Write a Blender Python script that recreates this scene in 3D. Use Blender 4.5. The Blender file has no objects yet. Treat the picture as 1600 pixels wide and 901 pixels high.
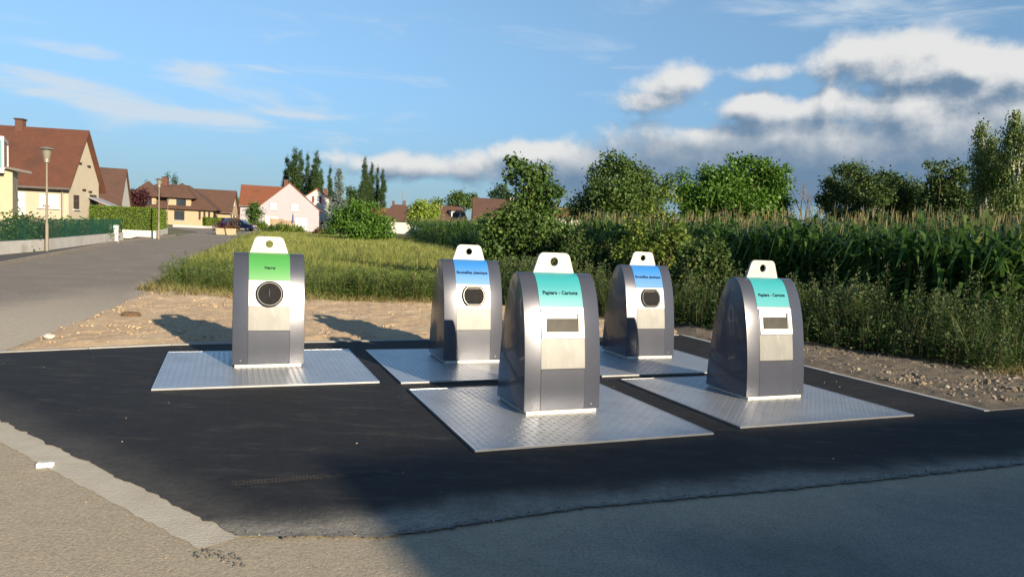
import bpy, bmesh, math, random
import numpy as np
from mathutils import Vector, Matrix

S = bpy.context.scene
COL = S.collection
RNG = np.random.default_rng(7)
random.seed(7)

# ------------------------------------------------------------------ camera
FPX, PITCH, ROLL, EYE = 1111.0, 0.074, 0.0468, 1.6
_f = Vector((0, math.cos(PITCH), -math.sin(PITCH)))
_u0 = Vector((0, math.sin(PITCH), math.cos(PITCH)))
_x = math.cos(ROLL) * Vector((1, 0, 0)) + math.sin(ROLL) * _u0
_u = -math.sin(ROLL) * Vector((1, 0, 0)) + math.cos(ROLL) * _u0
cam_d = bpy.data.cameras.new('camera')
cam = bpy.data.objects.new('camera', cam_d)
COL.objects.link(cam)
cam_d.sensor_fit = 'HORIZONTAL'
cam_d.sensor_width = 36.0
cam_d.lens = FPX / 1600 * 36.0
cam_d.clip_start = 0.05
cam_d.clip_end = 6000
cam.matrix_world = Matrix(((_x.x, _u.x, -_f.x, 0), (_x.y, _u.y, -_f.y, 0), (_x.z, _u.z, -_f.z, EYE), (0, 0, 0, 1)))
S.camera = cam

def ray(px, py):
    return _f + _x * ((px - 800) / FPX) - _u * ((py - 450.5) / FPX)

# ------------------------------------------------------------------ view, sun, sky
S.view_settings.view_transform = 'Standard'
S.view_settings.look = 'None'
S.view_settings.gamma = 1.0
S.view_settings.use_curve_mapping = False
EXPO = 1.05
S.view_settings.exposure = EXPO
SUN_EL = math.radians(17.5)
SUN_H = Vector((0.628, -0.778, 0)).normalized()         # horizontal direction towards the sun
SUN_DIR = (SUN_H * math.cos(SUN_EL) + Vector((0, 0, math.sin(SUN_EL)))).normalized()
sun_d = bpy.data.lights.new('sun', 'SUN')
sun_d.energy = 5.0
sun_d.angle = math.radians(0.53)
sun_d.color = (1.0, 0.83, 0.60)
sun = bpy.data.objects.new('sun', sun_d)
COL.objects.link(sun)
sun.rotation_euler = (-SUN_DIR).to_track_quat('-Z', 'Y').to_euler()
sun.location = (30, -40, 30)
S.cycles.max_bounces = 6
S.cycles.transparent_max_bounces = 6
try:
    S.cycles.use_denoising = True
except Exception:
    pass

class X:
    """a shader value with arithmetic: every operation adds a Math node"""
    def __init__(self, nt, s): self.nt, self.s = nt, s
    def op(self, o, *a):
        n = self.nt.nodes.new('ShaderNodeMath'); n.operation = o
        for i, v in enumerate((self,) + a):
            if isinstance(v, X): self.nt.links.new(v.s, n.inputs[i])
            else: n.inputs[i].default_value = float(v)
        return X(self.nt, n.outputs[0])
    def __add__(s, o): return s.op('ADD', o)
    def __radd__(s, o): return s.op('ADD', o)
    def __sub__(s, o): return s.op('SUBTRACT', o)
    def __rsub__(s, o): return (s * -1.0) + o
    def __mul__(s, o): return s.op('MULTIPLY', o)
    def __rmul__(s, o): return s.op('MULTIPLY', o)
    def __truediv__(s, o): return s.op('DIVIDE', o)
    def max(s, o): return s.op('MAXIMUM', o)
    def min(s, o): return s.op('MINIMUM', o)
    def smooth(s, a, b):
        n = s.nt.nodes.new('ShaderNodeMapRange'); n.interpolation_type = 'SMOOTHSTEP'
        s.nt.links.new(s.s, n.inputs[0]); n.inputs[1].default_value = a; n.inputs[2].default_value = b
        return X(s.nt, n.outputs[0])

def combine(nt, a, b, c):
    n = nt.nodes.new('ShaderNodeCombineXYZ')
    for i, v in enumerate((a, b, c)):
        if isinstance(v, X): nt.links.new(v.s, n.inputs[i])
        else: n.inputs[i].default_value = v
    return n.outputs[0]

def noise(nt, vec, scale, detail=6, rough=0.55, distort=0.0):
    n = nt.nodes.new('ShaderNodeTexNoise')
    n.inputs['Scale'].default_value = scale; n.inputs['Detail'].default_value = detail
    n.inputs['Roughness'].default_value = rough; n.inputs['Distortion'].default_value = distort
    if vec is not None: nt.links.new(vec, n.inputs['Vector'])
    return X(nt, n.outputs[0])

def mixc(nt, fac, a, b):
    n = nt.nodes.new('ShaderNodeMix'); n.data_type = 'RGBA'
    for i, v in ((0, fac), (6, a), (7, b)):
        if isinstance(v, X): nt.links.new(v.s, n.inputs[i])
        elif isinstance(v, bpy.types.NodeSocket): nt.links.new(v, n.inputs[i])
        elif i == 0: n.inputs[0].default_value = v
        else: n.inputs[i].default_value = (v[0], v[1], v[2], 1)
    return n.outputs[2]

W = bpy.data.worlds.new('World')
S.world = W
W.use_nodes = True
W.cycles.sampling_method = 'MANUAL'
W.cycles.sample_map_resolution = 256
wn = W.node_tree
wn.nodes.clear()
out = wn.nodes.new('ShaderNodeOutputWorld')
bg = wn.nodes.new('ShaderNodeBackground')
wn.links.new(bg.outputs[0], out.inputs[0])
sky = wn.nodes.new('ShaderNodeTexSky')
sky.sky_type = 'NISHITA'
sky.sun_disc = False
sky.sun_elevation = SUN_EL
sky.sun_rotation = math.atan2(SUN_H.x, SUN_H.y)
sky.air_density = 1.0
sky.dust_density = 0.2
sky.ozone_density = 1.2
SKY_STRENGTH = 0.075
bg.inputs[1].default_value = SKY_STRENGTH
tc = wn.nodes.new('ShaderNodeTexCoord')
sp = wn.nodes.new('ShaderNodeSeparateXYZ')
wn.links.new(tc.outputs['Generated'], sp.inputs[0])
dx, dy, dz = (X(wn, sp.outputs[i]) for i in range(3))
AZ = dx.op('ARCTAN2', dy)
EL = dz.op('ARCSINE')

def azel(px, py):
    r = ray(px, py).normalized()
    return math.atan2(r.x, r.y), math.asin(r.z)

# cumulus banks: direction (taken from the photograph), half widths in degrees, weight
CUMULI = [((1375, 82), 5.5, 2.2, .60), ((1440, 105), 4.5, 1.8, .50), ((1305, 72), 2.4, 1.3, .40), ((1520, 105), 1.9, 1.1, .50), ((1600, 110), 2.6, 1.8, .55), ((1450, 165), 7, 2.2, .50), ((1190, 168), 6.0, 1.3, .52), ((1060, 125), 4.6, 1.6, .50),
          ((1190, 112), 4.2, 1.0, .45), ((1020, 158), 5.0, 1.0, .40), ((1296, 155), 1.2, 1.5, .5), ((1300, 265), 21, 3.4, .80), ((1560, 220), 11, 4.2, .72), ((1100, 215), 8, 1.4, .48), ((640, 262), 8, 1.3, .46), ((540, 245), 3, 1.1, .36), ((840, 238), 4, 1.4, .50), ((850, 268), 9, 1.6, .44),
          ((1000, 295), 16, 2.2, .52), ((430, 262), 10, 1.6, .24), ((2100, 160), 16, 5, .7), ((-500, 250), 20, 2.4, .5)]

def cumulus(a, e):
    vec = combine(wn, a * 1.0, e * 1.12, 0.37)
    n1 = noise(wn, vec, 13.0, 8, 0.57, 0.0)
    m = None
    for (p, ra, re_, w) in CUMULI:
        ca, ce = azel(*p)
        ua = (a - ca) * (1 / math.radians(ra)); ue = (e - ce) * (1 / math.radians(re_))
        g = ((ua * ua + ue * ue) * -1.0).op('EXPONENT') * w
        m = g if m is None else m.max(g) + m.min(g) * 0.35
    return m + (n1 - 0.5) * 1.05 - 0.31
d0 = cumulus(AZ, EL)
d1 = cumulus(AZ + 0.010, EL + 0.020)
alpha = d0.smooth(-0.04, 0.28)
edge = 1.0 - d0.smooth(0.15, 0.75)
high = (EL + (1.0 - AZ.smooth(math.radians(-4), math.radians(12))) * math.radians(4.0)).smooth(math.radians(5.0), math.radians(12.5))
lit = ((d0 - d1) * 2.1 * (high * 0.8 + 0.35) + high * 0.44 + edge * 0.16 + 0.03).smooth(0.0, 1.05)
fade = EL.smooth(math.radians(-1.0), math.radians(5.0))
# thin high streaks
cv = combine(wn, AZ * 2.6 + EL * 2.2, EL * 13.0, 4.3)
ci = noise(wn, cv, 2.1, 7, 0.58, 0.5)
band = EL.smooth(math.radians(3), math.radians(6)) * (1.0 - EL.smooth(math.radians(11), math.radians(24)) * 0.6)
cb = None                                                    # where the photograph shows streaks they are denser
for (p, ra, re_) in (((255, 98), 5.0, .55), ((100, 78), 3.5, .5), ((410, 143), 6.0, .9), ((120, 130), 4.0, .5), ((425, 108), 3.0, .4), ((380, 196), 7.0, .9), ((470, 178), 3.0, .6), ((1385, 12), 7.0, .9), ((1150, 6), 4.0, .8), ((150, 160), 6.0, .6)):
    ca, ce = azel(*p)
    ua = (AZ - ca) * (1 / math.radians(ra)); ue = (EL - ce + (AZ - ca) * 0.05) * (1 / math.radians(re_))
    g_ = ((ua * ua + ue * ue) * -1.0).op('EXPONENT')
    cb = g_ if cb is None else cb + g_
cirrus = (ci + cb.min(1.0) * 0.22).smooth(0.54, 0.82) * (band * 0.6 + cb.min(1.0) * 0.35).min(0.8)
k = 1.0 / (SKY_STRENGTH * 2 ** EXPO)
dark = tuple(v * k for v in (0.155, 0.250, 0.375))
white = tuple(v * k for v in (0.80, 0.80, 0.79))
veil = tuple(v * k for v in (0.66, 0.74, 0.81))
ccol = mixc(wn, lit, dark, white)
tone = EL.smooth(math.radians(-4), math.radians(24)) * 0.58 + 0.42
tcol = mixc(wn, 1.0, sky.outputs[0], (1, 1, 1)); tn = tcol.node; tn.blend_type = 'MULTIPLY'
wn.links.new(sky.outputs[0], tn.inputs[6]); hz = 1.0 - EL.smooth(math.radians(-3), math.radians(20))
wn.links.new(combine(wn, tone * (0.90 - hz * 0.26), tone * (1.06 - hz * 0.12), tone * (1.16 + hz * 0.22)), tn.inputs[7])
hazy = tuple(v * k for v in (0.265, 0.415, 0.610))
c0 = mixc(wn, (1.0 - EL.smooth(math.radians(-1), math.radians(11))) * 0.62, tcol, hazy)
c1 = mixc(wn, cirrus, c0, veil)
c2 = mixc(wn, alpha * (fade * 0.4 + 0.6) * 0.97, c1, ccol)
wn.links.new(c2, bg.inputs[0])

# ------------------------------------------------------------------ terrain and frames
TZY = [-1e5, 12, 16, 22, 200, 1e5]
TZZ = [0, 0, 0.014, 0.055, 1.45, 1.45]
def tz(y): return float(np.interp(y, TZY, TZZ))
TH = 0.384
EX = Vector((math.cos(TH), math.sin(TH), 0)); EY = Vector((-math.sin(TH), math.cos(TH), 0))

def at(px, py, Y):
    r = ray(px, py)
    t = Y / r.y
    return Vector((0, 0, EYE)) + r * t

def ground_at(px, Y):
    """point of the ground under the picture column px at distance Y"""
    p = at(px, 400, Y)
    for _ in range(3):
        # move along the column to the ground
        py = 368 + 0.047 * (px - 800) + (EYE - tz(Y)) * FPX / Y
        p = at(px, py, Y)
    return Vector((p.x, Y, tz(Y)))

# ------------------------------------------------------------------ object helpers
def tag(o, label=None, cat=None, group=None, kind=None):
    if label: o['label'] = label
    if cat: o['category'] = cat
    if group: o['group'] = group
    if kind: o['kind'] = kind
    return o

def thing(name, label, cat, loc=(0, 0, 0), rz=0.0, group=None):
    o = bpy.data.objects.new(name, None)
    o.empty_display_size = 0.2
    COL.objects.link(o)
    o.location = loc
    o.rotation_euler = (0, 0, rz)
    return tag(o, label, cat, group)

def link(name, me, parent=None):
    o = bpy.data.objects.new(name, me)
    COL.objects.link(o)
    if parent is not None: o.parent = parent
    return o

def np_mesh(name, V, polys, mats, midx=None, smooth=False):
    """polys: list of int arrays (n,k), one per polygon size; fast mesh from arrays"""
    me = bpy.data.meshes.new(name)
    V = np.asarray(V, dtype=np.float32)
    me.vertices.add(len(V)); me.vertices.foreach_set('co', V.ravel())
    polys = [np.asarray(p, dtype=np.int32) for p in polys if len(p)]
    loops = np.concatenate([p.ravel() for p in polys])
    totals = np.concatenate([np.full(len(p), p.shape[1], np.int32) for p in polys])
    starts = np.concatenate([[0], np.cumsum(totals)[:-1]]).astype(np.int32)
    me.loops.add(len(loops)); me.loops.foreach_set('vertex_index', loops)
    me.polygons.add(len(totals)); me.polygons.foreach_set('loop_start', starts); me.polygons.foreach_set('loop_total', totals)
    for m in (mats if isinstance(mats, (list, tuple)) else [mats]): me.materials.append(m)
    if midx is not None: me.polygons.foreach_set('material_index', np.asarray(midx, dtype=np.int32))
    if smooth: me.polygons.foreach_set('use_smooth', np.ones(len(totals), dtype=bool))
    me.update(calc_edges=True)
    return me

class MB:
    def __init__(self): self.v, self.f, self.m = [], [], []
    def add(self, vs, fs, m=0):
        b = len(self.v)
        self.v += [tuple(v) for v in vs]
        self.f += [tuple(b + i for i in f) for f in fs]
        self.m += [m] * len(fs)
        return self
    def box(self, x0, x1, y0, y1, z0, z1, m=0, M=None):
        vs = [Vector((x, y, z)) for z in (z0, z1) for (x, y) in ((x0, y0), (x1, y0), (x1, y1), (x0, y1))]
        if M is not None: vs = [M @ v for v in vs]
        return self.add(vs, [(3, 2, 1, 0), (4, 5, 6, 7), (0, 1, 5, 4), (1, 2, 6, 5), (2, 3, 7, 6), (3, 0, 4, 7)], m)
    def prism(self, poly, a, b, axis='x', m=0):
        """poly in the two other axes (x: (y,z), y: (x,z), z: (x,y)), extruded from a to b"""
        mk = {'x': lambda t, p: (t, p[0], p[1]), 'y': lambda t, p: (p[0], t, p[1]), 'z': lambda t, p: (p[0], p[1], t)}[axis]
        n = len(poly)
        vs = [mk(a, p) for p in poly] + [mk(b, p) for p in poly]
        fs = [tuple(range(n)), tuple(range(2 * n - 1, n - 1, -1))] + [(i, i + n, (i + 1) % n + n, (i + 1) % n) for i in range(n)]
        return self.add(vs, fs, m)
    def tube(self, pts, radii, n=8, m=0, cap=True):
        pts = [Vector(p) for p in pts]
        if not hasattr(radii, '__len__'): radii = [radii] * len(pts)
        vs, fs = [], []
        for i, p in enumerate(pts):
            d = (pts[min(i + 1, len(pts) - 1)] - pts[max(i - 1, 0)]).normalized()
            a = d.orthogonal().normalized() if abs(d.z) < 0.9 else Vector((1, 0, 0)).cross(d).normalized()
            b = d.cross(a)
            for k in range(n):
                t = 2 * math.pi * k / n
                vs.append(p + (a * math.cos(t) + b * math.sin(t)) * radii[i])
        for i in range(len(pts) - 1):
            for k in range(n):
                fs.append((i * n + k, i * n + (k + 1) % n, (i + 1) * n + (k + 1) % n, (i + 1) * n + k))
        if cap:
            fs.append(tuple(range(n - 1, -1, -1))); fs.append(tuple(range((len(pts) - 1) * n, len(pts) * n)))
        return self.add(vs, fs, m)
    def lathe(self, prof, n=16, m=0, c=(0, 0, 0)):
        vs, fs = [], []
        for (r, z) in prof:
            for k in range(n):
                t = 2 * math.pi * k / n
                vs.append((c[0] + r * math.cos(t), c[1] + r * math.sin(t), c[2] + z))
        for i in range(len(prof) - 1):
            for k in range(n):
                fs.append((i * n + k, i * n + (k + 1) % n, (i + 1) * n + (k + 1) % n, (i + 1) * n + k))
        fs.append(tuple(range(n - 1, -1, -1))); fs.append(tuple(range((len(prof) - 1) * n, len(prof) * n)))
        return self.add(vs, fs, m)
    def mesh(self, name, mats, smooth=None):
        me = bpy.data.meshes.new(name)
        me.from_pydata(self.v, [], self.f)
        for mm in (mats if isinstance(mats, (list, tuple)) else [mats]): me.materials.append(mm)
        me.polygons.foreach_set('material_index', self.m)
        bm = bmesh.new(); bm.from_mesh(me)
        bmesh.ops.recalc_face_normals(bm, faces=bm.faces)
        bm.to_mesh(me); bm.free()
        if smooth:
            me.polygons.foreach_set('use_smooth', [True] * len(me.polygons))
            me.set_sharp_from_angle(angle=math.radians(smooth))
        return me
    def build(self, name, mats, parent=None, smooth=None):
        return link(name, self.mesh(name, mats, smooth), parent)

def copy_tree(o, parent=None):
    c = o.copy(); COL.objects.link(c); c.parent = parent
    for ch in [q for q in o.children]: copy_tree(ch, c)
    return c

def in_poly(P, poly):
    x, y = P[:, 0], P[:, 1]
    r = np.zeros(len(P), bool); n = len(poly)
    for i in range(n):
        x0, y0 = poly[i]; x1, y1 = poly[(i + 1) % n]
        c = ((y0 > y) != (y1 > y)) & (x < (x1 - x0) * (y - y0) / ((y1 - y0) or 1e-9) + x0)
        r ^= c
    return r

def scatter(poly, n, seed=0):
    g = np.random.default_rng(seed)
    a = np.array(poly); lo, hi = a.min(0), a.max(0); out = np.zeros((0, 2))
    while len(out) < n:
        P = g.uniform(lo, hi, (n * 2, 2)); out = np.vstack([out, P[in_poly(P, poly)]])
    return out[:n]

def tzv(y): return np.interp(y, TZY, TZZ)

# ------------------------------------------------------------------ materials
def mat(name, c1, c2=None, rough=0.7, metal=0.0, scale=3.0, bump=0.0, bscale=40.0, c3=None, s3=0.4, t3=(0.5, 0.7), detail=5, spec=0.5, dist=0.02, cr=(0.3, 0.7), coat=0.0, stretch=None):
    m = bpy.data.materials.new(name); m.use_nodes = True
    nt = m.node_tree; p = nt.nodes['Principled BSDF']
    p.inputs['Roughness'].default_value = rough; p.inputs['Metallic'].default_value = metal
    p.inputs['Specular IOR Level'].default_value = spec
    p.inputs['Coat Weight'].default_value = coat
    t = nt.nodes.new('ShaderNodeTexCoord'); v = t.outputs['Object']
    if stretch:
        mp = nt.nodes.new('ShaderNodeMapping'); mp.inputs['Scale'].default_value = stretch
        nt.links.new(v, mp.inputs['Vector']); v = mp.outputs[0]
    if c2 is None: c2 = tuple(q * 0.85 for q in c1)
    col = mixc(nt, noise(nt, v, scale, detail, 0.6).smooth(*cr), c1, c2)
    if c3 is not None:
        col = mixc(nt, noise(nt, v, s3, 6, 0.6, 0.3).smooth(*t3), col, c3)
    nt.links.new(col, p.inputs['Base Color'])
    if bump:
        b = nt.nodes.new('ShaderNodeBump'); b.inputs['Strength'].default_value = bump; b.inputs['Distance'].default_value = dist
        nt.links.new(noise(nt, v, bscale, 6, 0.65).s, b.inputs['Height']); nt.links.new(b.outputs[0], p.inputs['Normal'])
    return m

def leaf_mat(name, ca, cb, cc=None, transl=0.3, rough=0.55, spec=0.3, clump=1.4):
    m = bpy.data.materials.new(name); m.use_nodes = True
    nt = m.node_tree; p = nt.nodes['Principled BSDF']; o = nt.nodes['Material Output']
    p.inputs['Roughness'].default_value = rough; p.inputs['Specular IOR Level'].default_value = spec
    g = nt.nodes.new('ShaderNodeNewGeometry')
    r = X(nt, g.outputs['Random Per Island'])
    tco = nt.nodes.new('ShaderNodeTexCoord')
    nz = noise(nt, tco.outputs['Object'], clump, 3, 0.6)
    col = mixc(nt, (r * 0.5 + (nz - 0.5) * 1.7 + 0.28).smooth(0.0, 1.0), ca, cb)
    if cc is not None: col = mixc(nt, r.smooth(0.86, 0.93), col, cc)
    nt.links.new(col, p.inputs['Base Color'])
    tr = nt.nodes.new('ShaderNodeBsdfTranslucent'); nt.links.new(col, tr.inputs[0])
    mx = nt.nodes.new('ShaderNodeMixShader'); mx.inputs[0].default_value = transl
    nt.links.new(p.outputs[0], mx.inputs[1]); nt.links.new(tr.outputs[0], mx.inputs[2]); nt.links.new(mx.outputs[0], o.inputs[0])
    return m

def glass_mat(name, c, rough=0.05):
    m = bpy.data.materials.new(name); m.use_nodes = True
    p = m.node_tree.nodes['Principled BSDF']
    p.inputs['Base Color'].default_value = (*c, 1); p.inputs['Roughness'].default_value = rough; p.inputs['Specular IOR Level'].default_value = 0.8
    return m

# ------------------------------------------------------------------ the ground, roads and paving
def vnoise(x, y, scale, seed=0, oct=4):
    g = np.random.default_rng(seed); T = g.random((256, 256)); r = 0; a = 1; tot = 0
    for o in range(oct):
        u, v = x * scale + 31.7 * o, y * scale + 17.3 * o
        i, j = np.floor(u).astype(int), np.floor(v).astype(int); fu, fv = u - i, v - j
        fu = fu * fu * (3 - 2 * fu); fv = fv * fv * (3 - 2 * fv)
        t = lambda p, q: T[p % 256, q % 256]
        r = r + a * ((t(i, j) * (1 - fu) + t(i + 1, j) * fu) * (1 - fv) + (t(i, j + 1) * (1 - fu) + t(i + 1, j + 1) * fu) * fv)
        tot += a; a *= 0.5; scale *= 2.0
    return r / tot

def dist_poly(P, poly):
    d = np.full(len(P), 1e9)
    for i in range(len(poly)):
        a = np.array(poly[i]); b = np.array(poly[(i + 1) % len(poly)]); ab = b - a
        t = np.clip(((P - a) @ ab) / (ab @ ab + 1e-12), 0, 1)
        d = np.minimum(d, np.linalg.norm(P - a - t[:, None] * ab, axis=1))
    return d

def jag(pts, amp, step=0.08, seed=1):
    g = random.Random(seed); r = []
    for i in range(len(pts) - 1):
        a, b = Vector(pts[i]), Vector(pts[i + 1]); n = max(1, int((b - a).length / step)); d = (b - a).normalized(); nn = Vector((-d.y, d.x))
        for k in range(n):
            r.append(tuple(a.lerp(b, k / n) + nn * (g.gauss(0, amp) if k else 0)))
    return r + [tuple(pts[-1])]

def sheet(name, poly, z, m, kind='structure', thick=0.0, parent=None):
    b = MB(); n = len(poly)
    vs = [(x, y, tz(y) + z) for x, y in poly]
    if thick:
        vs += [(x, y, tz(y) + z - thick) for x, y in poly]
        b.add(vs, [tuple(range(n))] + [(i, (i + 1) % n, (i + 1) % n + n, i + n) for i in range(n)])
    else:
        b.add(vs, [tuple(range(n))])
    o = b.build(name, m, parent)
    if parent is None: o['kind'] = kind
    for p in o.data.polygons:
        pass
    return o

def strip(name, left, right, z, m, ys=None):
    """road strip between two polylines (x as a function of y), rows on the terrain's own breaks"""
    ly, ry = [p[1] for p in left], [p[1] for p in right]
    y0, y1 = max(ly[0], ry[0]), min(ly[-1], ry[-1])
    rows = sorted(set([y0, y1] + [y for y in ly + ry + TZY if y0 < y < y1]))
    b = MB(); vs = []
    for y in rows:
        vs.append((np.interp(y, ly, [p[0] for p in left]), y, tz(y) + z)); vs.append((np.interp(y, ry, [p[0] for p in right]), y, tz(y) + z))
    b.add(vs, [(2 * i, 2 * i + 1, 2 * i + 3, 2 * i + 2) for i in range(len(rows) - 1)])
    o = b.build(name, m); o['kind'] = 'structure'
    return o

M_ground = mat('meadow_soil', (0.085, 0.095, 0.030), (0.13, 0.11, 0.045), rough=0.95, scale=0.6, bump=0.6, bscale=9, dist=0.1)
xs = [-3000, -600, -200, -80, -40, -20, 0, 20, 40, 80, 200, 600, 3000]
ysr = [-2000, -200, -60, -20, 5, 12, 16, 22, 40, 80, 200, 600, 3000]
gb = MB()
gb.add([(x, y, tz(y) - 0.03) for y in ysr for x in xs], [(j * 13 + i, j * 13 + i + 1, (j + 1) * 13 + i + 1, (j + 1) * 13 + i) for j in range(12) for i in range(12)])
gb.build('ground', M_ground)['kind'] = 'structure'

def asphalt(name, base, base2, dustc, dust_fn, bump=0.5, rough=0.85, bscale=220, spec=0.4, speck=None, grain_m=0.9, bd=0.006, grain_f=1.7):
    m = bpy.data.materials.new(name); m.use_nodes = True
    nt = m.node_tree; p = nt.nodes['Principled BSDF']; p.inputs['Roughness'].default_value = rough; p.inputs['Specular IOR Level'].default_value = spec
    t = nt.nodes.new('ShaderNodeTexCoord'); v = t.outputs['Object']
    s = nt.nodes.new('ShaderNodeSeparateXYZ'); nt.links.new(v, s.inputs[0])
    x, y = X(nt, s.outputs[0]), X(nt, s.outputs[1])
    n_l = noise(nt, v, 0.9, 8, 0.66, 0.4); n_f = noise(nt, v, 55, 5, 0.72); n_m = noise(nt, v, 9, 5, 0.65)
    col = mixc(nt, n_l.smooth(0.35, 0.7), base, base2)
    if dust_fn is not None:
        col = mixc(nt, dust_fn(nt, v, x, y), col, dustc)
    mul = nt.nodes.new('ShaderNodeMix'); mul.data_type = 'RGBA'; mul.blend_type = 'MULTIPLY'; mul.inputs[0].default_value = 1.0
    g = ((n_f - 0.5) * grain_f + (n_m - 0.5) * grain_m + 1.0).max(0.1)
    cg = combine(nt, g, g, g)
    nt.links.new(col, mul.inputs[6]); nt.links.new(cg, mul.inputs[7])
    col = mul.outputs[2]
    if speck is not None:
        vo = nt.nodes.new('ShaderNodeTexVoronoi'); vo.inputs['Scale'].default_value = 9.0; nt.links.new(v, vo.inputs['Vector'])
        col = mixc(nt, X(nt, vo.outputs['Distance']).smooth(0.045, 0.03) * noise(nt, v, 4.0, 2).smooth(0.5, 0.6), col, speck)
    nt.links.new(col, p.inputs['Base Color'])
    b = nt.nodes.new('ShaderNodeBump'); b.inputs['Strength'].default_value = bump; b.inputs['Distance'].default_value = bd
    nt.links.new((noise(nt, v, bscale, 3, 0.7) + noise(nt, v, 25, 4, 0.6) * 0.8).s, b.inputs['Height']); nt.links.new(b.outputs[0], p.inputs['Normal'])
    return m

def seam_dust(nt, v, x, y):
    d = (x * -0.338 + y * 0.941) - 3.778                       # metres behind the joint with the old street
    w = noise(nt, v, 1.1, 5, 0.6)
    a = (d * -1.0 + (w - 0.5) * 0.6).smooth(-0.42, 0.0)
    e = (x * 0.585 + y * 0.81)                                 # along the diagonal concrete strip
    q = ((e - 2.07) * -1.0 + (w - 0.5) * 0.5).smooth(-0.45, 0.0)
    st = nt.nodes.new('ShaderNodeMapping'); st.inputs['Scale'].default_value = (1.2, 5.0, 1); st.inputs['Rotation'].default_value = (0, 0, 0.2); nt.links.new(v, st.inputs['Vector'])
    sm = noise(nt, st.outputs[0], 1.6, 8, 0.70, 0.5).smooth(0.48, 0.82) * 0.26
    return (a * (a * 0.7 + 0.3) * 0.75).max(q * 0.16).max(sm * 0.62)
def old_dust(nt, v, x, y):
    w = noise(nt, v, 0.8, 6, 0.6, 0.5)
    a = (x * -1.0 + (w - 0.5) * 5.0).smooth(-1.6, 1.6)
    d = ((x * -0.338 + y * 0.941) - 3.778)
    b = (d + (w - 0.5) * 1.0).smooth(-0.9, 0.0)
    return (a * 0.75).max(b * 0.6)
def road_dust(nt, v, x, y):
    w = noise(nt, v, 0.6, 6, 0.62, 0.4)
    e = x + y * 0.34 + 2.95                                    # metres past the road's eastern edge line
    near = 1.0 - y.smooth(9.0, 19.0)
    return ((e + 0.3 + near * 1.6 + (w - 0.5) * 2.0).smooth(-1.2, 0.6) * near * 0.9).max((e + (w - 0.5) * 0.6).smooth(-0.5, 0.1) * 0.5).max(w.smooth(0.55, 0.8) * 0.25)

M_apron = asphalt('fresh_asphalt', (0.0080, 0.0084, 0.0102), (0.0125, 0.0125, 0.0132), (0.27, 0.25, 0.21), seam_dust, bump=0.8, rough=0.78, bscale=75, bd=0.012, grain_m=1.2, spec=0.3)
M_old = asphalt('old_asphalt', (0.21, 0.198, 0.170), (0.150, 0.146, 0.128), (0.40, 0.335, 0.235), old_dust, bump=0.6, rough=0.95, bscale=90, bd=0.008, grain_m=0.45, spec=0.2)
M_road = asphalt('road_asphalt', (0.215, 0.190, 0.160), (0.18, 0.160, 0.136), (0.42, 0.365, 0.285), road_dust, bump=0.4, rough=0.95, bscale=60, bd=0.01, spec=0.2, grain_m=0.5)
M_walk = mat('pavement_asphalt', (0.070, 0.064, 0.058), (0.055, 0.051, 0.047), rough=0.9, scale=1.5, bump=0.3, bscale=80)
M_conc = mat('concrete', (0.46, 0.42, 0.335), (0.40, 0.36, 0.285), rough=0.9, scale=5, bump=0.5, bscale=60, c3=(0.36, 0.31, 0.23), s3=1.3)
M_kerb = mat('kerb_concrete', (0.34, 0.33, 0.31), (0.27, 0.26, 0.24), rough=0.9, scale=6, bump=0.4, bscale=70)
M_crack = mat('crumbled_asphalt', (0.085, 0.083, 0.078), (0.19, 0.18, 0.16), rough=0.95, scale=14)
M_dirt = mat('sandy_soil', (0.55, 0.41, 0.260), (0.43, 0.31, 0.190), rough=0.97, scale=22.0, bump=1.0, bscale=55, dist=0.04, detail=8, c3=(0.57, 0.44, 0.29), s3=0.9)
M_gravel = mat('stony_soil', (0.175, 0.145, 0.105), (0.105, 0.086, 0.062), rough=0.97, scale=7.0, bump=1.0, bscale=45, dist=0.04)

SEAM = [(-1.35, 3.53), (-0.61, 3.60), (0.45, 4.12), (1.98, 4.66), (4.08, 5.48), (9, 7.35), (14, 9.2)]
APRON_BACK = [(4.97, 7.30), (4.62, 8.12), (4.18, 9.16), (3.74, 10.22), (3.35, 11.25), (2.95, 12.30), (-1.28, 10.34), (-4.29, 8.95), (-5.80, 7.93)]
old_poly = [(-40, -30), (45, -30), (42, 22.0), (5, 7.40), (2.95, 12.0), (-5.8, 7.98), (-10.5, 8.0), (-40, -4)]
sheet('old_street', old_poly, 0.0, M_old)
ROAD_R = [(-5.8, 8.0), (-6.35, 10.1), (-7.6, 14.4), (-11.65, 25.8), (-22.6, 58.1), (-26.4, 71.5), (-30.5, 84), (-34.0, 95)]
ROAD_L = [(-10.5, 8.0), (-14.81, 20.5), (-22.29, 40.4), (-27.23, 57.3), (-32.0, 72.0), (-40, 84), (-47, 95)]
strip('side_road', ROAD_L, ROAD_R, 0.0, M_road)
strip('cross_road', [(-90, 84), (-90, 96)], [(-30.0, 84), (-22.0, 96)], 0.006, M_road)
cs_in = jag([(-7.2, 7.75), (-3.87, 5.35), (-2.5, 4.37), (-1.33, 3.52)], 0.008, 0.05, 5)
cs_out = jag([(-1.47, 3.37), (-3.45, 4.80), (-7.3, 7.6)], 0.005, 0.05, 6)
sheet('concrete_strip', jag([(-7.3, 7.82), (-3.83, 5.42), (-1.28, 3.57)], 0.004, .2, 4) + cs_out, 0.004, M_conc)
apron = sheet('fresh_asphalt_apron', cs_in[:-1] + jag(SEAM, 0.012, 0.09, 8) + [(13.2, 10.75)] + APRON_BACK, 0.009, M_apron)
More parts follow.
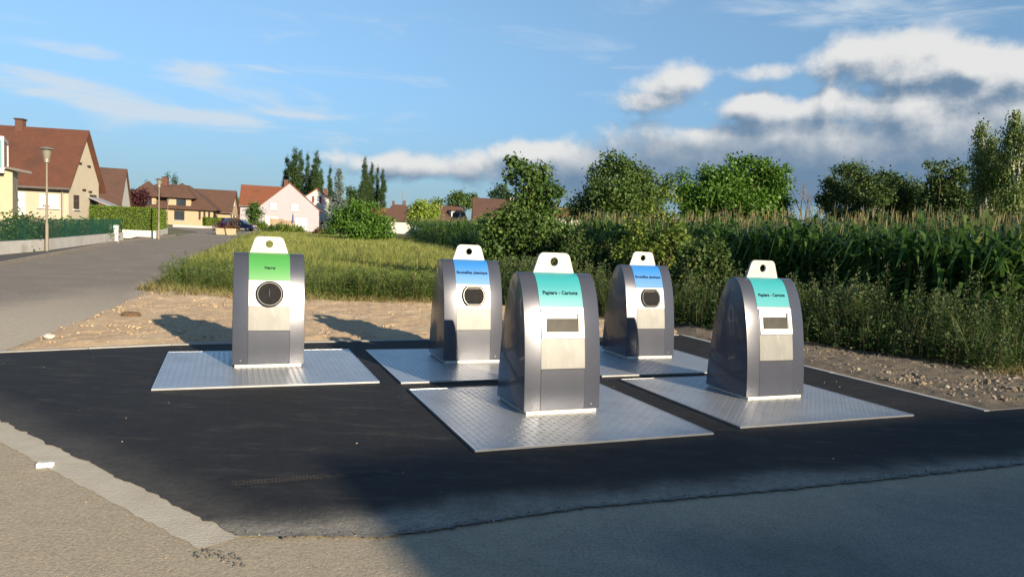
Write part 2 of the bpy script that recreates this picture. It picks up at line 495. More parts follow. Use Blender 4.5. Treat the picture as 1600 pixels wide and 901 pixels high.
# crumbled joint along the old street
jp = jag(SEAM, 0.006, 0.03, 11); jb = MB(); gj = random.Random(4); jv = []
for (x, y) in jp:
    w = 0.012 + 0.014 * gj.random() ** 2
    jv += [(x - w * .34, y + w, 0.0125), (x + w * .2, y - w * .8, 0.0125)]
jb.add(jv, [(2 * i, 2 * i + 1, 2 * i + 3, 2 * i + 2) for i in range(len(jp) - 1)])
jb.build('crumbled_joint', M_crack)['kind'] = 'structure'

def edging(name, pts, w, z, step=1.0):
    """flush concrete edging laid as separate lengths"""
    root = thing(name, None, None); root['kind'] = 'structure'
    for i in range(len(pts) - 1):
        a, b = Vector((*pts[i], 0)), Vector((*pts[i + 1], 0)); L = (b - a).length; n = max(1, round(L / step)); d = (b - a).normalized(); q = Vector((-d.y, d.x, 0)) * w
        for k in range(n):
            p0, p1 = a + d * (L * k / n + 0.003), a + d * (L * (k + 1) / n - 0.003)
            dz = random.uniform(-0.003, 0.003)
            MB().add([(*(p0)[:2], -.05), (*(p1)[:2], -.05), (*(p1 - q)[:2], -.05), (*(p0 - q)[:2], -.05), (*(p0)[:2], z + dz), (*(p1)[:2], z + dz), (*(p1 - q)[:2], z + dz), (*(p0 - q)[:2], z + dz)],
                     [(3, 2, 1, 0), (4, 5, 6, 7), (0, 1, 5, 4), (1, 2, 6, 5), (2, 3, 7, 6), (3, 0, 4, 7)]).build('kerb_stone', M_kerb, root)
    return root
edging('kerb_edging', APRON_BACK, 0.085, 0.022)

# soil beside the paving
def soil(name, poly, m, cell, amp, seed, lift=0.012, rough=0.02):
    a = np.array(poly); lo, hi = a.min(0), a.max(0)
    nx, ny = int((hi[0] - lo[0]) / cell) + 1, int((hi[1] - lo[1]) / cell) + 1
    gx, gy = np.meshgrid(lo[0] + np.arange(nx) * cell, lo[1] + np.arange(ny) * cell)
    P = np.c_[gx.ravel(), gy.ravel()]
    ins = in_poly(P, poly); d = np.where(ins, dist_poly(P, poly), -dist_poly(P, poly))
    nz = vnoise(P[:, 0], P[:, 1], 0.9, seed) * amp + (vnoise(P[:, 0], P[:, 1], 5.0, seed + 1, 5) - 0.5) * rough * 2.4
    ok = d > (vnoise(P[:, 0], P[:, 1], 2.2, seed + 2) - 0.5) * 0.16 - 0.05
    z = tzv(P[:, 1]) - 0.02 + np.clip((d + 0.05) / 0.35, 0, 1) * (lift + 0.02 + nz)
    V = np.c_[P, z]
    idx = np.arange(nx * ny).reshape(ny, nx)
    q = np.stack([idx[:-1, :-1], idx[:-1, 1:], idx[1:, 1:], idx[1:, :-1]], -1).reshape(-1, 4)
    q = q[ok[q].all(1)]
    used, inv = np.unique(q, return_inverse=True)
    me = np_mesh(name, V[used], [inv.reshape(-1, 4)], m, smooth=True)
    o = link(name, me); o['kind'] = 'structure'
    return o
DIRT = [(-5.86, 8.03), (-4.30, 9.06), (-1.30, 10.45), (2.93, 12.43), (3.1, 13.3), (-0.2, 16.0), (-1.8, 16.2), (-4.2, 15.8), (-6.0, 15.9), (-7.6, 18.2), (-9.3, 20.6), (-9.5, 20.0), (-7.7, 14.4), (-6.45, 10.1)]
soil('sandy_soil_strip', DIRT, M_dirt, 0.04, 0.05, 3, rough=0.034)
SOIL_R = [(3.02, 12.42), (3.46, 11.3), (3.84, 10.28), (4.28, 9.2), (4.72, 8.16), (5.07, 7.36), (6.2, 7.85), (14, 11.1), (14, 13.2), (6.9, 10.4), (5.2, 12.4), (3.3, 14.2)]
soil('stony_soil_strip', SOIL_R, M_gravel, 0.04, 0.05, 13, rough=0.03)
for y in ():
    pass

# pebbles and clods lying on the soil (too many to count)
def pebble_arrays(n, seed):
    g = np.random.default_rng(seed); out = []
    base = np.array([(0, 0, 1), (.9, 0, .3), (.28, .85, .3), (-.73, .53, .3), (-.73, -.53, .3), (.28, -.85, .3), (.73, .53, -.4), (-.28, .85, -.4), (-.9, 0, -.4), (-.28, -.85, -.4), (.73, -.53, -.4)])
    F = np.array([(0, 1, 2), (0, 2, 3), (0, 3, 4), (0, 4, 5), (0, 5, 1), (1, 6, 2), (2, 7, 3), (3, 8, 4), (4, 9, 5), (5, 10, 1), (6, 7, 2), (7, 8, 3), (8, 9, 4), (9, 10, 5), (10, 6, 1)])
    return base, F
def pebbles(name, poly, n, smin, smax, z, m, label, seed):
    base, F = pebble_arrays(1, 0); g = np.random.default_rng(seed)
    P = scatter(poly, n, seed); s = smin + (smax - smin) * g.random(n) ** 3.5
    sc = g.uniform(0.6, 1.3, (n, 1, 3)) * s[:, None, None]; sc[:, :, 2] *= 0.7
    jit = base[None] * (1 + g.uniform(-.25, .25, (n, len(base), 1))) * sc
    a = g.uniform(0, 6.28, n); ca, sa = np.cos(a)[:, None], np.sin(a)[:, None]
    V = np.stack([jit[:, :, 0] * ca - jit[:, :, 1] * sa, jit[:, :, 0] * sa + jit[:, :, 1] * ca, jit[:, :, 2]], -1)
    zz = np.asarray(z(P) if callable(z) else np.full(n, z))
    V += np.c_[P, tzv(P[:, 1]) + zz][:, None, :]
    FF = (F[None] + (np.arange(n) * len(base))[:, None, None]).reshape(-1, 3)
    o = link(name, np_mesh(name, V.reshape(-1, 3), [FF], m)); tag(o, label, 'pebbles', kind='stuff')
    return o
M_peb = leaf_mat('pebble', (0.26, 0.185, 0.11), (0.45, 0.335, 0.21), (0.50, 0.41, 0.29), transl=0.0, rough=0.95)
M_pebg = leaf_mat('pebble_grey', (0.12, 0.098, 0.070), (0.19, 0.155, 0.112), (0.30, 0.26, 0.20), transl=0.0, rough=0.95)
pebbles('soil_pebbles', [(-5.9, 8.4), (2.6, 12.5), (2.9, 13.2), (-.2, 15.7), (-8, 16.2), (-7.5, 14.3), (-6.4, 10.2)], 5200, 0.004, 0.034, 0.026, M_peb, 'loose clods and pebbles scattered over the sandy soil strip', 21)
pebbles('stony_soil_pebbles', [(3.3, 12.2), (5.15, 7.6), (8, 8.8), (8, 10.3), (6.7, 9.9), (5.0, 11.9), (3.4, 13.6)], 3000, 0.006, 0.042, 0.028, M_pebg, 'loose stones scattered over the rough soil below the weeds', 22)
pebbles('asphalt_grit', [(-6, 7.6), (-1.2, 3.7), (4, 5.6), (4.6, 7.6), (2.5, 11.6), (-4.3, 8.8)], 130, 0.002, 0.009, 0.010, M_peb, 'pale grit scattered over the fresh black asphalt', 23)
pebbles('street_grit', [(-5, 4.5), (-1.6, 2.2), (1, 2.6), (4, 5.2), (-1.2, 3.4), (-4, 4.9)], 200, 0.002, 0.007, 0.002, M_peb, 'fine grit scattered over the old street surface', 24)
SEAMQ = [(x - .02, y + .05) for x, y in SEAM] + [(x + .01, y - .04) for x, y in SEAM][::-1]
M_crumb = leaf_mat('asphalt_crumb', (0.05, 0.05, 0.05), (0.14, 0.135, 0.12), (0.28, 0.25, 0.20), transl=0.0, rough=0.95)
pebbles('joint_crumbs', SEAMQ, 1300, 0.003, 0.011, 0.011, M_crumb, 'crumbs of broken asphalt along the joint with the old street', 25)
pebbles('corner_crumbs', [(-1.52, 3.34), (-1.40, 3.38), (-1.28, 3.34), (-1.18, 3.22), (-1.24, 3.19), (-1.33, 3.28), (-1.47, 3.29)], 110, 0.003, 0.011, 0.002, M_crumb, 'dark asphalt crumbs at the end of the pale concrete strip', 26)
M_stone = mat('pale_stone', (0.50, 0.46, 0.40), (0.38, 0.35, 0.30), rough=0.9, scale=20, bump=0.5, bscale=50)
M_clod = mat('brown_clod', (0.15, 0.09, 0.05), (0.09, 0.055, 0.03), rough=0.97, scale=20, bump=0.8, bscale=40)
def rock(name, label, loc, s, m, seed):
    g = random.Random(seed); bm = bmesh.new(); bmesh.ops.create_icosphere(bm, subdivisions=2, radius=1)
    for v in bm.verts:
        k = 1 + g.uniform(-.16, .16); v.co = Vector((v.co.x * s[0] * k, v.co.y * s[1] * k, max(v.co.z, -.5) * s[2] * k))
    me = bpy.data.meshes.new(name); bm.to_mesh(me); bm.free(); me.materials.append(m)
    o = link(name, me); o.location = loc; return tag(o, label, 'stone')
rock('stone', 'flat whitish stone lying at the edge of the sandy soil by the road', (-5.85, 8.95, 0.05), (0.075, 0.05, 0.04), M_stone, 3)
rock('soil_clod', 'dark brown clod of earth on the sandy soil strip', (-6.05, 11.25, 0.06), (0.15, 0.09, 0.06), M_clod, 4)

# tyre print in dust on the fresh asphalt
tb = MB()
for k in range(46):
    for r in range(4):
        p = Vector((-1.62, 4.22, 0)) + EX * (k * 0.021) + EY * (r * 0.022 + 0.004 * math.sin(k * 0.4)) - EX * 0.02 * (r % 2)
        if random.random() < 0.06: continue
        a, b2 = EX * 0.0075, EY * 0.006 + EX * 0.005
        tb.add([(*(p - a - b2)[:2], 0.0128), (*(p + a - b2)[:2], 0.0128), (*(p + a + b2)[:2], 0.0128), (*(p - a + b2)[:2], 0.0128)], [(0, 1, 2, 3)])
M_dustp = mat('dust_print', (0.075, 0.065, 0.05), (0.04, 0.036, 0.03), rough=0.95, scale=30)
tag(tb.build('tyre_print', M_dustp), 'dusty tyre tread print on the fresh black asphalt', 'tyre print', kind='stuff')

# crushed white packet
pk = MB(); pk.prism([(-.045, 0), (.045, .004), (.047, .026), (.02, .031), (-.02, .027), (-.046, .029)], -.016, .016, 'y')
lo_ = thing('litter_packet', 'small crushed white paper packet lying on the old street', 'litter', (-2.9, 4.40, 0.002), 0.25)
pk.build('carton', mat('white_paper', (0.78, 0.78, 0.80), (0.70, 0.70, 0.74), rough=0.7, scale=30, bump=0.2), lo_)
MB().box(-.0495, -.0462, -.0165, .0165, .0015, .0285).build('flap', mat('blue_grey_paper', (0.30, 0.32, 0.42), rough=0.7), lo_)

# ------------------------------------------------------------------ steel platforms
M_galv = mat('galvanised_steel', (0.50, 0.52, 0.54), (0.42, 0.44, 0.46), rough=0.42, metal=0.75, scale=2.0, bump=0.08, bscale=30, c3=(0.36, 0.37, 0.39), s3=0.8)
M_stud = mat('worn_tread_stud', (0.62, 0.63, 0.64), (0.52, 0.53, 0.55), rough=0.35, metal=0.8, scale=8)
M_gap = mat('black_joint', (0.008, 0.008, 0.009), rough=0.9)
PLATE_W, PLATE_D, PZ = 2.10, 2.03, 0.026
slab = MB().box(0, PLATE_W, 0, PLATE_D, 0.010, PZ).mesh('deck', M_galv)
def stud_mesh():
    V, Q = [], []
    n = 0
    pit = 0.058
    for j in range(int(PLATE_D / pit)):
        for i in range(int(PLATE_W / pit)):
            cx, cy = 0.03 + i * pit, 0.03 + j * pit
            if cx > PLATE_W - .02 or cy > PLATE_D - .02: continue
            a = math.pi / 4 if (i + j) % 2 else -math.pi / 4
            c, s = math.cos(a), math.sin(a)
            for (lx, ly, lz) in ((-.021, 0, 0), (0, -.0075, 0), (.021, 0, 0), (0, .0075, 0), (-.011, 0, .0035), (.011, 0, .0035)):
                V.append((cx + lx * c - ly * s, cy + lx * s + ly * c, PZ + lz))
            Q += [(n, n + 1, n + 4), (n + 1, n + 5, n + 4), (n + 1, n + 2, n + 5), (n + 2, n + 3, n + 5), (n + 3, n + 4, n + 5), (n + 3, n, n + 4)]
            n += 6
    return np_mesh('tread_studs', V, [np.array(Q)], M_stud)
studs = stud_mesh()
gapm = MB().box(-0.022, PLATE_W + 0.022, -0.022, PLATE_D + 0.022, 0.0, 0.0125).mesh('joint', M_gap)
rim = MB()
for (a, b_, c, d_) in ((-.012, PLATE_W + .012, -.012, -.002), (-.012, PLATE_W + .012, PLATE_D + .002, PLATE_D + .012), (-.012, -.002, -.002, PLATE_D + .002), (PLATE_W + .002, PLATE_W + .012, -.002, PLATE_D + .002)):
    rim.box(a, b_, c, d_, 0.008, PZ + 0.003)
rimm = rim.mesh('rim', M_stud)
PL = [((-3.293, 6.514), 'square steel tread platform under the green glass bin'), ((-1.0985, 7.313), 'square steel tread platform under the blue plastic bin beside the sandy soil'),
      ((-0.2076, 5.1085), 'square steel tread platform under the paper bin in front of a blue bin'), ((1.1, 8.19), 'square steel tread platform under the blue plastic bin beside the weeds'),
      ((2.0597, 6.1418), 'square steel tread platform under the paper bin beside the stony soil')]
for (p, lab) in PL:
    t = thing('steel_platform', lab, 'platform', (p[0], p[1], 0.0), TH, 'steel platforms set in the asphalt')
    link('joint', gapm, t); link('deck', slab, t); o = link('tread_studs', studs, t); o['kind'] = 'stuff'; link('rim', rimm, t)

# ------------------------------------------------------------------ recycling bins
M_bin = mat('grey_metallic_paint', (0.060, 0.066, 0.088), (0.055, 0.061, 0.081), rough=0.26, metal=0.30, scale=4, bump=0.02, bscale=300, coat=0.0)
M_side = mat('grey_metallic_side', (0.066, 0.074, 0.100), (0.060, 0.068, 0.092), rough=0.25, metal=0.45, scale=4, coat=0.4)
M_white = mat('white_sheet', (0.62, 0.62, 0.615), (0.58, 0.58, 0.575), rough=0.30, scale=5)
M_inox = mat('brushed_steel', (0.175, 0.178, 0.172), (0.145, 0.148, 0.143), rough=0.5, metal=0.25, scale=6, c3=(0.21, 0.21, 0.20), s3=9, stretch=(1, 1, 0.5))
M_ring = mat('lifting_plate_zinc', (0.42, 0.41, 0.385), (0.36, 0.35, 0.33), rough=0.5, metal=0.15, scale=12)
M_skirt = mat('pale_skirt', (0.55, 0.54, 0.49), (0.45, 0.44, 0.40), rough=0.5, metal=0.2, scale=9)
M_black = mat('black_rubber', (0.010, 0.010, 0.011), (0.014, 0.014, 0.015), rough=0.65, scale=20, spec=0.08)
M_chrome = mat('chrome_trim', (0.16, 0.16, 0.16), rough=0.35, metal=0.5)
M_seam = mat('seam_shadow_gap', (0.02, 0.02, 0.022), rough=0.8)
M_flap = mat('dull_steel_flap', (0.055, 0.052, 0.044), (0.036, 0.034, 0.029), rough=0.5, metal=0.1, scale=7, c3=(0.03, 0.03, 0.027), s3=4, spec=0.2)
M_ink = mat('dark_lettering', (0.008, 0.014, 0.024), rough=0.8, spec=0.03)
M_green = mat('green_film', (0.050, 0.235, 0.055), (0.048, 0.225, 0.052), rough=0.38, scale=3)
M_blue = mat('blue_film', (0.020, 0.155, 0.44), (0.020, 0.15, 0.42), rough=0.5, scale=3)
M_teal = mat('teal_film', (0.027, 0.245, 0.275), (0.026, 0.237, 0.266), rough=0.42, scale=3)

# side profile: (depth from the front, height), measured on the photograph, symmetric front to back
_pz = [0.03, 0.15, 0.30, 0.45, 0.60, 0.75, 0.87, 0.98, 1.06, 1.12, 1.17, 1.205, 1.228, 1.242, 1.247]
_pu = [0.004, 0.008, 0.017, 0.031, 0.052, 0.077, 0.103, 0.136, 0.166, 0.194, 0.224, 0.252, 0.279, 0.309, 0.339]
_s = np.linspace(0, 1, 40)
def _cr(xs_, t):   # smooth resampling of the measured points by arc parameter
    return np.interp(t, np.linspace(0, 1, len(xs_)), xs_)
PZ_, PU_ = _cr(_pz, _s), _cr(_pu, _s)
for _ in range(2):
    PZ_[1:-1] = (PZ_[:-2] + 2 * PZ_[1:-1] + PZ_[2:]) / 4; PU_[1:-1] = (PU_[:-2] + 2 * PU_[1:-1] + PU_[2:]) / 4
DEP = 0.678
ARC = np.concatenate([[0], np.cumsum(np.hypot(np.diff(PZ_), np.diff(PU_)))])
def prof_at(z):                       # front depth at a height
    return float(np.interp(z, PZ_, PU_))
def surf(arc, off=0.0):               # point (y,z) on the front curve at an arc length, pushed out along its normal
    y, z = np.interp(arc, ARC, PU_), np.interp(arc, ARC, PZ_)
    e = 0.004; ty = np.interp(arc + e, ARC, PU_) - np.interp(arc - e, ARC, PU_); tzz = np.interp(arc + e, ARC, PZ_) - np.interp(arc - e, ARC, PZ_)
    l = math.hypot(ty, tzz) or 1; return y - tzz / l * off - DEP / 2, z + ty / l * off
def arc_of(z): return float(np.interp(z, PZ_, ARC))
HW = 0.378

def band(x0, x1, z0, z1, off, n=14):
    """sheet-metal panel that follows the curved front between two heights, proud of it by off"""
    a0, a1 = arc_of(z0), arc_of(z1); b = MB(); vs = []; fs = []
    for i in range(n + 1):
        a = a0 + (a1 - a0) * i / n
        yo, zo = surf(a, off); yi, zi = surf(a, -0.004)
        vs += [(x0, yo, zo), (x1, yo, zo), (x1, yi, zi), (x0, yi, zi)]
    for i in range(n):
        o = 4 * i
        fs += [(o, o + 1, o + 5, o + 4), (o + 1, o + 2, o + 6, o + 5), (o + 3, o, o + 4, o + 7)]
    fs += [(0, 3, 2, 1), (4 * n, 4 * n + 1, 4 * n + 2, 4 * n + 3)]
    return b.add(vs, fs)

def on_front(z, off):                 # frame on the curved front: columns x, up-slope, outward
    a = arc_of(z); y, zz = surf(a, off); y1, z1 = surf(a + 0.01, off)
    up_ = Vector((0, y1 - y, z1 - zz)).normalized(); nn = Vector((1, 0, 0)).cross(up_).normalized()
    return Matrix(((1, up_.x, nn.x, 0), (0, up_.y, nn.y, y), (0, up_.z, nn.z, zz), (0, 0, 0, 1)))

def text_mesh(txt, width, zc, off, m):
    cu = bpy.data.curves.new('lettering', 'FONT'); cu.body = txt; cu.align_x = 'CENTER'; cu.align_y = 'CENTER'; cu.offset = 0.040; cu.resolution_u = 3; cu.space_character = 1.04
    to = bpy.data.objects.new('lettering', cu); COL.objects.link(to)
    bpy.context.view_layer.update()
    me = bpy.data.meshes.new_from_object(to.evaluated_get(bpy.context.evaluated_depsgraph_get()))
    bpy.data.objects.remove(to)
    co = np.zeros(len(me.vertices) * 3, np.float32); me.vertices.foreach_get('co', co); co = co.reshape(-1, 3)
    s = width / (co[:, 0].max() - co[:, 0].min()); ac = arc_of(zc); cx = (co[:, 0].max() + co[:, 0].min()) / 2
    for i in range(len(co)):
        y, z = surf(ac + co[i, 1] * s, off); co[i] = ((co[i, 0] - cx) * s, y, z)
    me.vertices.foreach_set('co', co.ravel()); me.materials.clear(); me.materials.append(m); me.update()
    return me

def rounded(pts_r, n=28):
    return [(math.cos(2 * math.pi * k / n) * pts_r, math.sin(2 * math.pi * k / n) * pts_r) for k in range(n)]
def disc_prism(b, M, poly, z0, z1, m=0):
    n = len(poly); vs = [M @ Vector((x, y, z0)) for x, y in poly] + [M @ Vector((x, y, z1)) for x, y in poly]
    b.add(vs, [tuple(range(n - 1, -1, -1)), tuple(range(n, 2 * n))] + [(i, (i + 1) % n, (i + 1) % n + n, i + n) for i in range(n)], m)
def ring_prism(b, M, outer, inner, z0, z1, m=0):
    n = len(outer); vs = [M @ Vector((x, y, z)) for z in (z0, z1) for P in (outer, inner) for x, y in P]
    fs = []
    for i in range(n):
        j = (i + 1) % n
        fs += [(2 * n + i, 2 * n + j, 3 * n + j, 3 * n + i), (i, j, 2 * n + j, 2 * n + i), (n + j, n + i, 3 * n + i, 3 * n + j), (j, i, n + i, n + j)]
    b.add(vs, fs, m)

def body_mesh():
    front = [(u - DEP / 2, z) for u, z in zip(PU_, PZ_)]
    back = [(DEP / 2 - u, z) for u, z in zip(PU_, PZ_)][::-1][1:]
    poly = front + back; n = len(poly); b = MB()
    vs = [(-HW, *p) for p in poly] + [(HW, *p) for p in poly]
    b.add(vs, [(i, i + n, i + n + 1, i + 1) for i in range(n - 1)] + [(n - 1, 2 * n - 1, n, 0)], 0)
    b.add(vs, [tuple(range(n))[::-1], tuple(range(n, 2 * n))], 1)
    me = b.mesh('body', [M_bin, M_side])
    bm = bmesh.new(); bm.from_mesh(me)
    bmesh.ops.remove_doubles(bm, verts=bm.verts, dist=1e-5)
    bmesh.ops.recalc_face_normals(bm, faces=bm.faces)
    ed = [e for e in bm.edges if len(e.link_faces) == 2 and {len(f.verts) > 10 for f in e.link_faces} == {True, False} and e.verts[0].co.z + e.verts[1].co.z > 0.09]
    bmesh.ops.bevel(bm, geom=ed, offset=0.007, segments=2, affect='EDGES', profile=0.6)
    bmesh.ops.recalc_face_normals(bm, faces=bm.faces)
    bm.to_mesh(me); bm.free()
    me.polygons.foreach_set('use_smooth', [True] * len(me.polygons)); me.set_sharp_from_angle(angle=math.radians(17))
    return me
BODY = body_mesh()
SKIRT = MB().box(-.350, .350, -.330, .322, 0.0, 0.034).mesh('skirt', M_skirt)
def ring_plate():
    out_ = []
    def arcp(cx, cz, r, a0, a1, n=7): return [(cx + r * math.cos(math.radians(a0 + (a1 - a0) * i / n)), cz + r * math.sin(math.radians(a0 + (a1 - a0) * i / n))) for i in range(n + 1)]
    out_ = [(.212, 1.235)] + arcp(.105, 1.376, .058, 22, 90) + arcp(-.105, 1.376, .058, 90, 158) + [(-.212, 1.235)]
    hole = [(.041 * math.cos(2 * math.pi * k / 24), 1.350 + .041 * math.sin(2 * math.pi * k / 24)) for k in range(24)]
    bm = bmesh.new(); loops = []
    for P in (out_, hole):
        vs = [bm.verts.new((x, -.011, z)) for x, z in P]; loops.append(vs)
        for i in range(len(vs)): bm.edges.new((vs[i], vs[(i + 1) % len(vs)]))
    bmesh.ops.triangle_fill(bm, use_beauty=True, edges=bm.edges[:])
    r = bmesh.ops.extrude_face_region(bm, geom=bm.faces[:])
    for v in [g for g in r['geom'] if isinstance(g, bmesh.types.BMVert)]: v.co.y = .011
    bmesh.ops.recalc_face_normals(bm, faces=bm.faces)
    me = bpy.data.meshes.new('lifting_plate'); bm.to_mesh(me); bm.free(); me.materials.append(M_ring)
    return me
RINGP = ring_plate()
SEAMS = {}
FILM = {}
CWX = 0.2185
panel_white = band(-CWX, CWX, 0.672, 0.950, 0.004).mesh('white_panel', M_white, 30)
panel_inox = band(-CWX, CWX, 0.402, 0.668, 0.004).mesh('steel_panel', M_inox, 30)
panel_low = band(-CWX + .003, CWX - .003, 0.034, 0.396, 0.002).mesh('lower_panel', M_bin, 30)
seam_l = band(-CWX - .003, -CWX + .003, 0.034, 0.398, 0.0012).mesh('seam', M_seam)
seam_r = band(CWX - .003, CWX + .003, 0.034, 0.398, 0.0012).mesh('seam', M_seam)
lip = band(-CWX, CWX, 0.3965, 0.403, 0.0055, 3).mesh('seam', M_seam)
mark = band(.165, .200, .9285, .9345, 0.0052, 2).mesh('maker_mark', M_ink)
rivet = MB(); disc_prism(rivet, on_front(0.075, 0.0), rounded(.0075, 8), -.001, .004)
rivet_m = rivet.mesh('screw', M_chrome)

def film(m): return band(-CWX, CWX, 0.954, 1.2465, 0.004, 24).mesh('colour_panel', m, 30)
films = {'green': film(M_green), 'blue': film(M_blue), 'teal': film(M_teal)}
texts = {'green': text_mesh('Verre', 0.118, 1.085, 0.0052, M_ink), 'blue': text_mesh('Bouteilles plastique', 0.400, 1.092, 0.0052, M_ink), 'teal': text_mesh('Papiers - Cartons', 0.352, 1.072, 0.0052, M_ink)}

def clip_round(r, h, n=40): return [(x, max(-h, min(h, y))) for x, y in rounded(r, n)]
def opening_round(parent):
    M = on_front(0.800, 0.004); b = MB()
    ring_prism(b, M, rounded(.146, 40), rounded(.128, 40), -.012, .016); o = b.build('opening_ring', M_black, parent, 30)
    b = MB(); ring_prism(b, M, rounded(.128, 40), rounded(.1245, 40), -.01, .019); b.build('trim_ring', M_chrome, o, 30)
    b = MB(); disc_prism(b, M, rounded(.1255, 40), -.012, -.0005); b.build('opening_back', M_black, o)
    b = MB()
    for s in (-1, 1):
        half = [(s * .0009, -.125)] + [(s * .125 * math.sin(t), -.125 * math.cos(t)) for t in np.linspace(.03, math.pi - .03, 18)] + [(s * .0009, .125)]
        fl = MB(); disc_prism(fl, M, half if s > 0 else half[::-1], -.004, .003 + .001 * s); fl.build('rubber_flap', M_black, o)
    for k in range(5):
        b.box(.01, .07 + .02 * (k % 2), -.05 + k * .011, -.047 + k * .011, .002, .006, M=M)
    b.build('flap_ribs', M_black, o)
def opening_octagon(parent):
    M = on_front(0.812, 0.004); b = MB()
    ring_prism(b, M, clip_round(.150, .124), clip_round(.134, .109), -.012, .018); o = b.build('opening_ring', M_black, parent, 30)
    b = MB(); ring_prism(b, M, clip_round(.134, .109), clip_round(.1305, .1065), -.01, .021); b.build('trim_ring', M_chrome, o, 30)
    b = MB(); disc_prism(b, M, clip_round(.1315, .1075), -.012, .005); b.build('rubber_flap', M_black, o)
    b = MB(); b.box(-.075, .075, .088, .092, .0051, .010, M=M); b.build('flap_hinge', M_inox, o)
    b = MB()
    for i in range(9):
        h = .035 + .03 * ((i * 7) % 5) / 5
        b.box(-.092 + i * .023, -.089 + i * .023, -.095, -.095 + h, .0051, .008, M=M)
    b.build('flap_ribs', M_black, o)
def opening_hopper(parent):
    M = on_front(0.808, 0.004); b = MB()
    out4 = [(-.212, -.138), (.212, -.138), (.212, .128), (-.212, .128)]; in4 = [(-.172, -.088), (.172, -.088), (.172, .085), (-.172, .085)]
    ring_prism(b, M, out4, in4, -.01, .011); o = b.build('hopper_frame', M_white, parent)
    Mt = M @ Matrix.Rotation(math.radians(-6), 4, 'X')
    b = MB(); b.box(-.171, .171, -.087, .084, -.012, -.004, M=M); b.build('hopper_back', M_seam, o)
    b = MB(); b.box(-.160, .150, -.082, .078, -.003, .004, M=Mt); b.build('hopper_flap', M_flap, o)
    b = MB(); b.box(-.172, .172, -.098, -.086, -.004, .020, M=M); b.build('hopper_lip', M_white, o)
    b = MB(); b.box(.152, .171, -.086, .083, -.004, .010, M=M); b.build('hopper_cheek', M_inox, o)

BINS = [((-2.98, 7.65), 'green', opening_round, 'grey metal glass bin with green Verre panel and round rubber opening'),
        ((-0.76, 8.49), 'blue', opening_octagon, 'grey bin with blue Bouteilles plastique panel standing beside the sandy soil'),
        ((0.18, 6.18), 'teal', opening_hopper, 'grey bin with teal Papiers - Cartons panel standing in front of a blue bin'),
        ((1.60, 9.46), 'blue', opening_octagon, 'grey bin with blue Bouteilles plastique panel standing beside the dark weeds'),
        ((2.49, 7.23), 'teal', opening_hopper, 'grey bin with teal Papiers - Cartons panel standing beside the stony soil')]
for (p, colr, opening, lab) in BINS:
    c = Vector((p[0], p[1], PZ)) + EX * 0.352 + EY * (0.004 + DEP / 2)
    t = thing('recycling_bin', lab, 'recycling bin', c, TH, 'recycling bins on steel platforms')
    link('skirt', SKIRT, t); bo = link('body', BODY, t); link('lifting_plate', RINGP, t)
    f = link('colour_panel', films[colr], t); link('lettering', texts[colr], f)
    wp = link('white_panel', panel_white, t); link('maker_mark', mark, wp)
    link('steel_panel', panel_inox, t); link('lower_panel', panel_low, t)
    link('seam', seam_l, bo); link('seam', seam_r, bo); link('seam', lip, bo); [setattr(link('screw', rivet_m, bo), 'location', (sx, 0, 0)) for sx in (-.29, .29)]
    opening(t)

# ------------------------------------------------------------------ leaves, trees and shrubs
LEAFQ = np.array([(0, 0, 0), (0.5, -0.36, 0.06), (1, 0, -0.04), (0.5, 0.36, 0.06)])
def unit(a): return a / (np.linalg.norm(a, axis=-1, keepdims=True) + 1e-9)

def leaf_quads(P, tip, nrm, size):
    """one four-cornered leaf at each point, pointing along tip with normal nrm"""
    t = unit(tip); n = unit(nrm - (nrm * t).sum(1, keepdims=True) * t); b = np.cross(n, t)
    L = LEAFQ
    V = P[:, None] + size[:, None, None] * (L[None, :, 0:1] * t[:, None] + L[None, :, 1:2] * b[:, None] + L[None, :, 2:3] * n[:, None])
    return V.reshape(-1, 3), np.arange(len(P) * 4).reshape(-1, 4)

def crown_mesh(name, clumps, n, size, m, seed, twig=18, spread=0.5, droop=0.0, shell=0.55):
    g = np.random.default_rng(seed); C = np.array(clumps, float)
    w = (C[:, 3] * C[:, 4] * C[:, 5]) ** 0.75; w /= w.sum()
    nc = max(1, n // twig); k = g.choice(len(C), nc, p=w)
    d = unit(g.normal(size=(nc, 3))); r = g.random(nc) ** shell
    ctr = C[k, :3] + d * r[:, None] * C[k, 3:6]
    rad = C[k, 3:6].mean(1) * 0.16 * spread + size * 0.9
    li = np.repeat(np.arange(nc), twig)
    P = ctr[li] + g.normal(size=(len(li), 3)) * rad[li, None] * np.array([1, 1, 0.8 + droop * 2])
    nrm = d[li] * 0.7 + np.array([0, 0, 0.6]) + g.normal(size=(len(li), 3)) * 0.7
    tip = g.normal(size=(len(li), 3)) * (1 - droop * 0.6) + d[li] * 0.5 + np.array([0, 0, -0.3 - 2.0 * droop])
    V, Q = leaf_quads(P, tip, nrm, size * g.uniform(0.6, 1.35, len(li)))
    return np_mesh(name, V, [Q], m)

def limb(b, p0, p1, r0, r1, g, n=5, wob=0.06, seg=6, m=0):
    p0, p1 = Vector(p0), Vector(p1); L = (p1 - p0).length
    pts = [p0.lerp(p1, i / n) + (Vector((g.uniform(-1, 1), g.uniform(-1, 1), g.uniform(-.4, .4))) * wob * L if 0 < i < n else Vector((0, 0, 0))) for i in range(n + 1)]
    b.tube(pts, [r0 + (r1 - r0) * i / n for i in range(n + 1)], seg, m)
    return pts

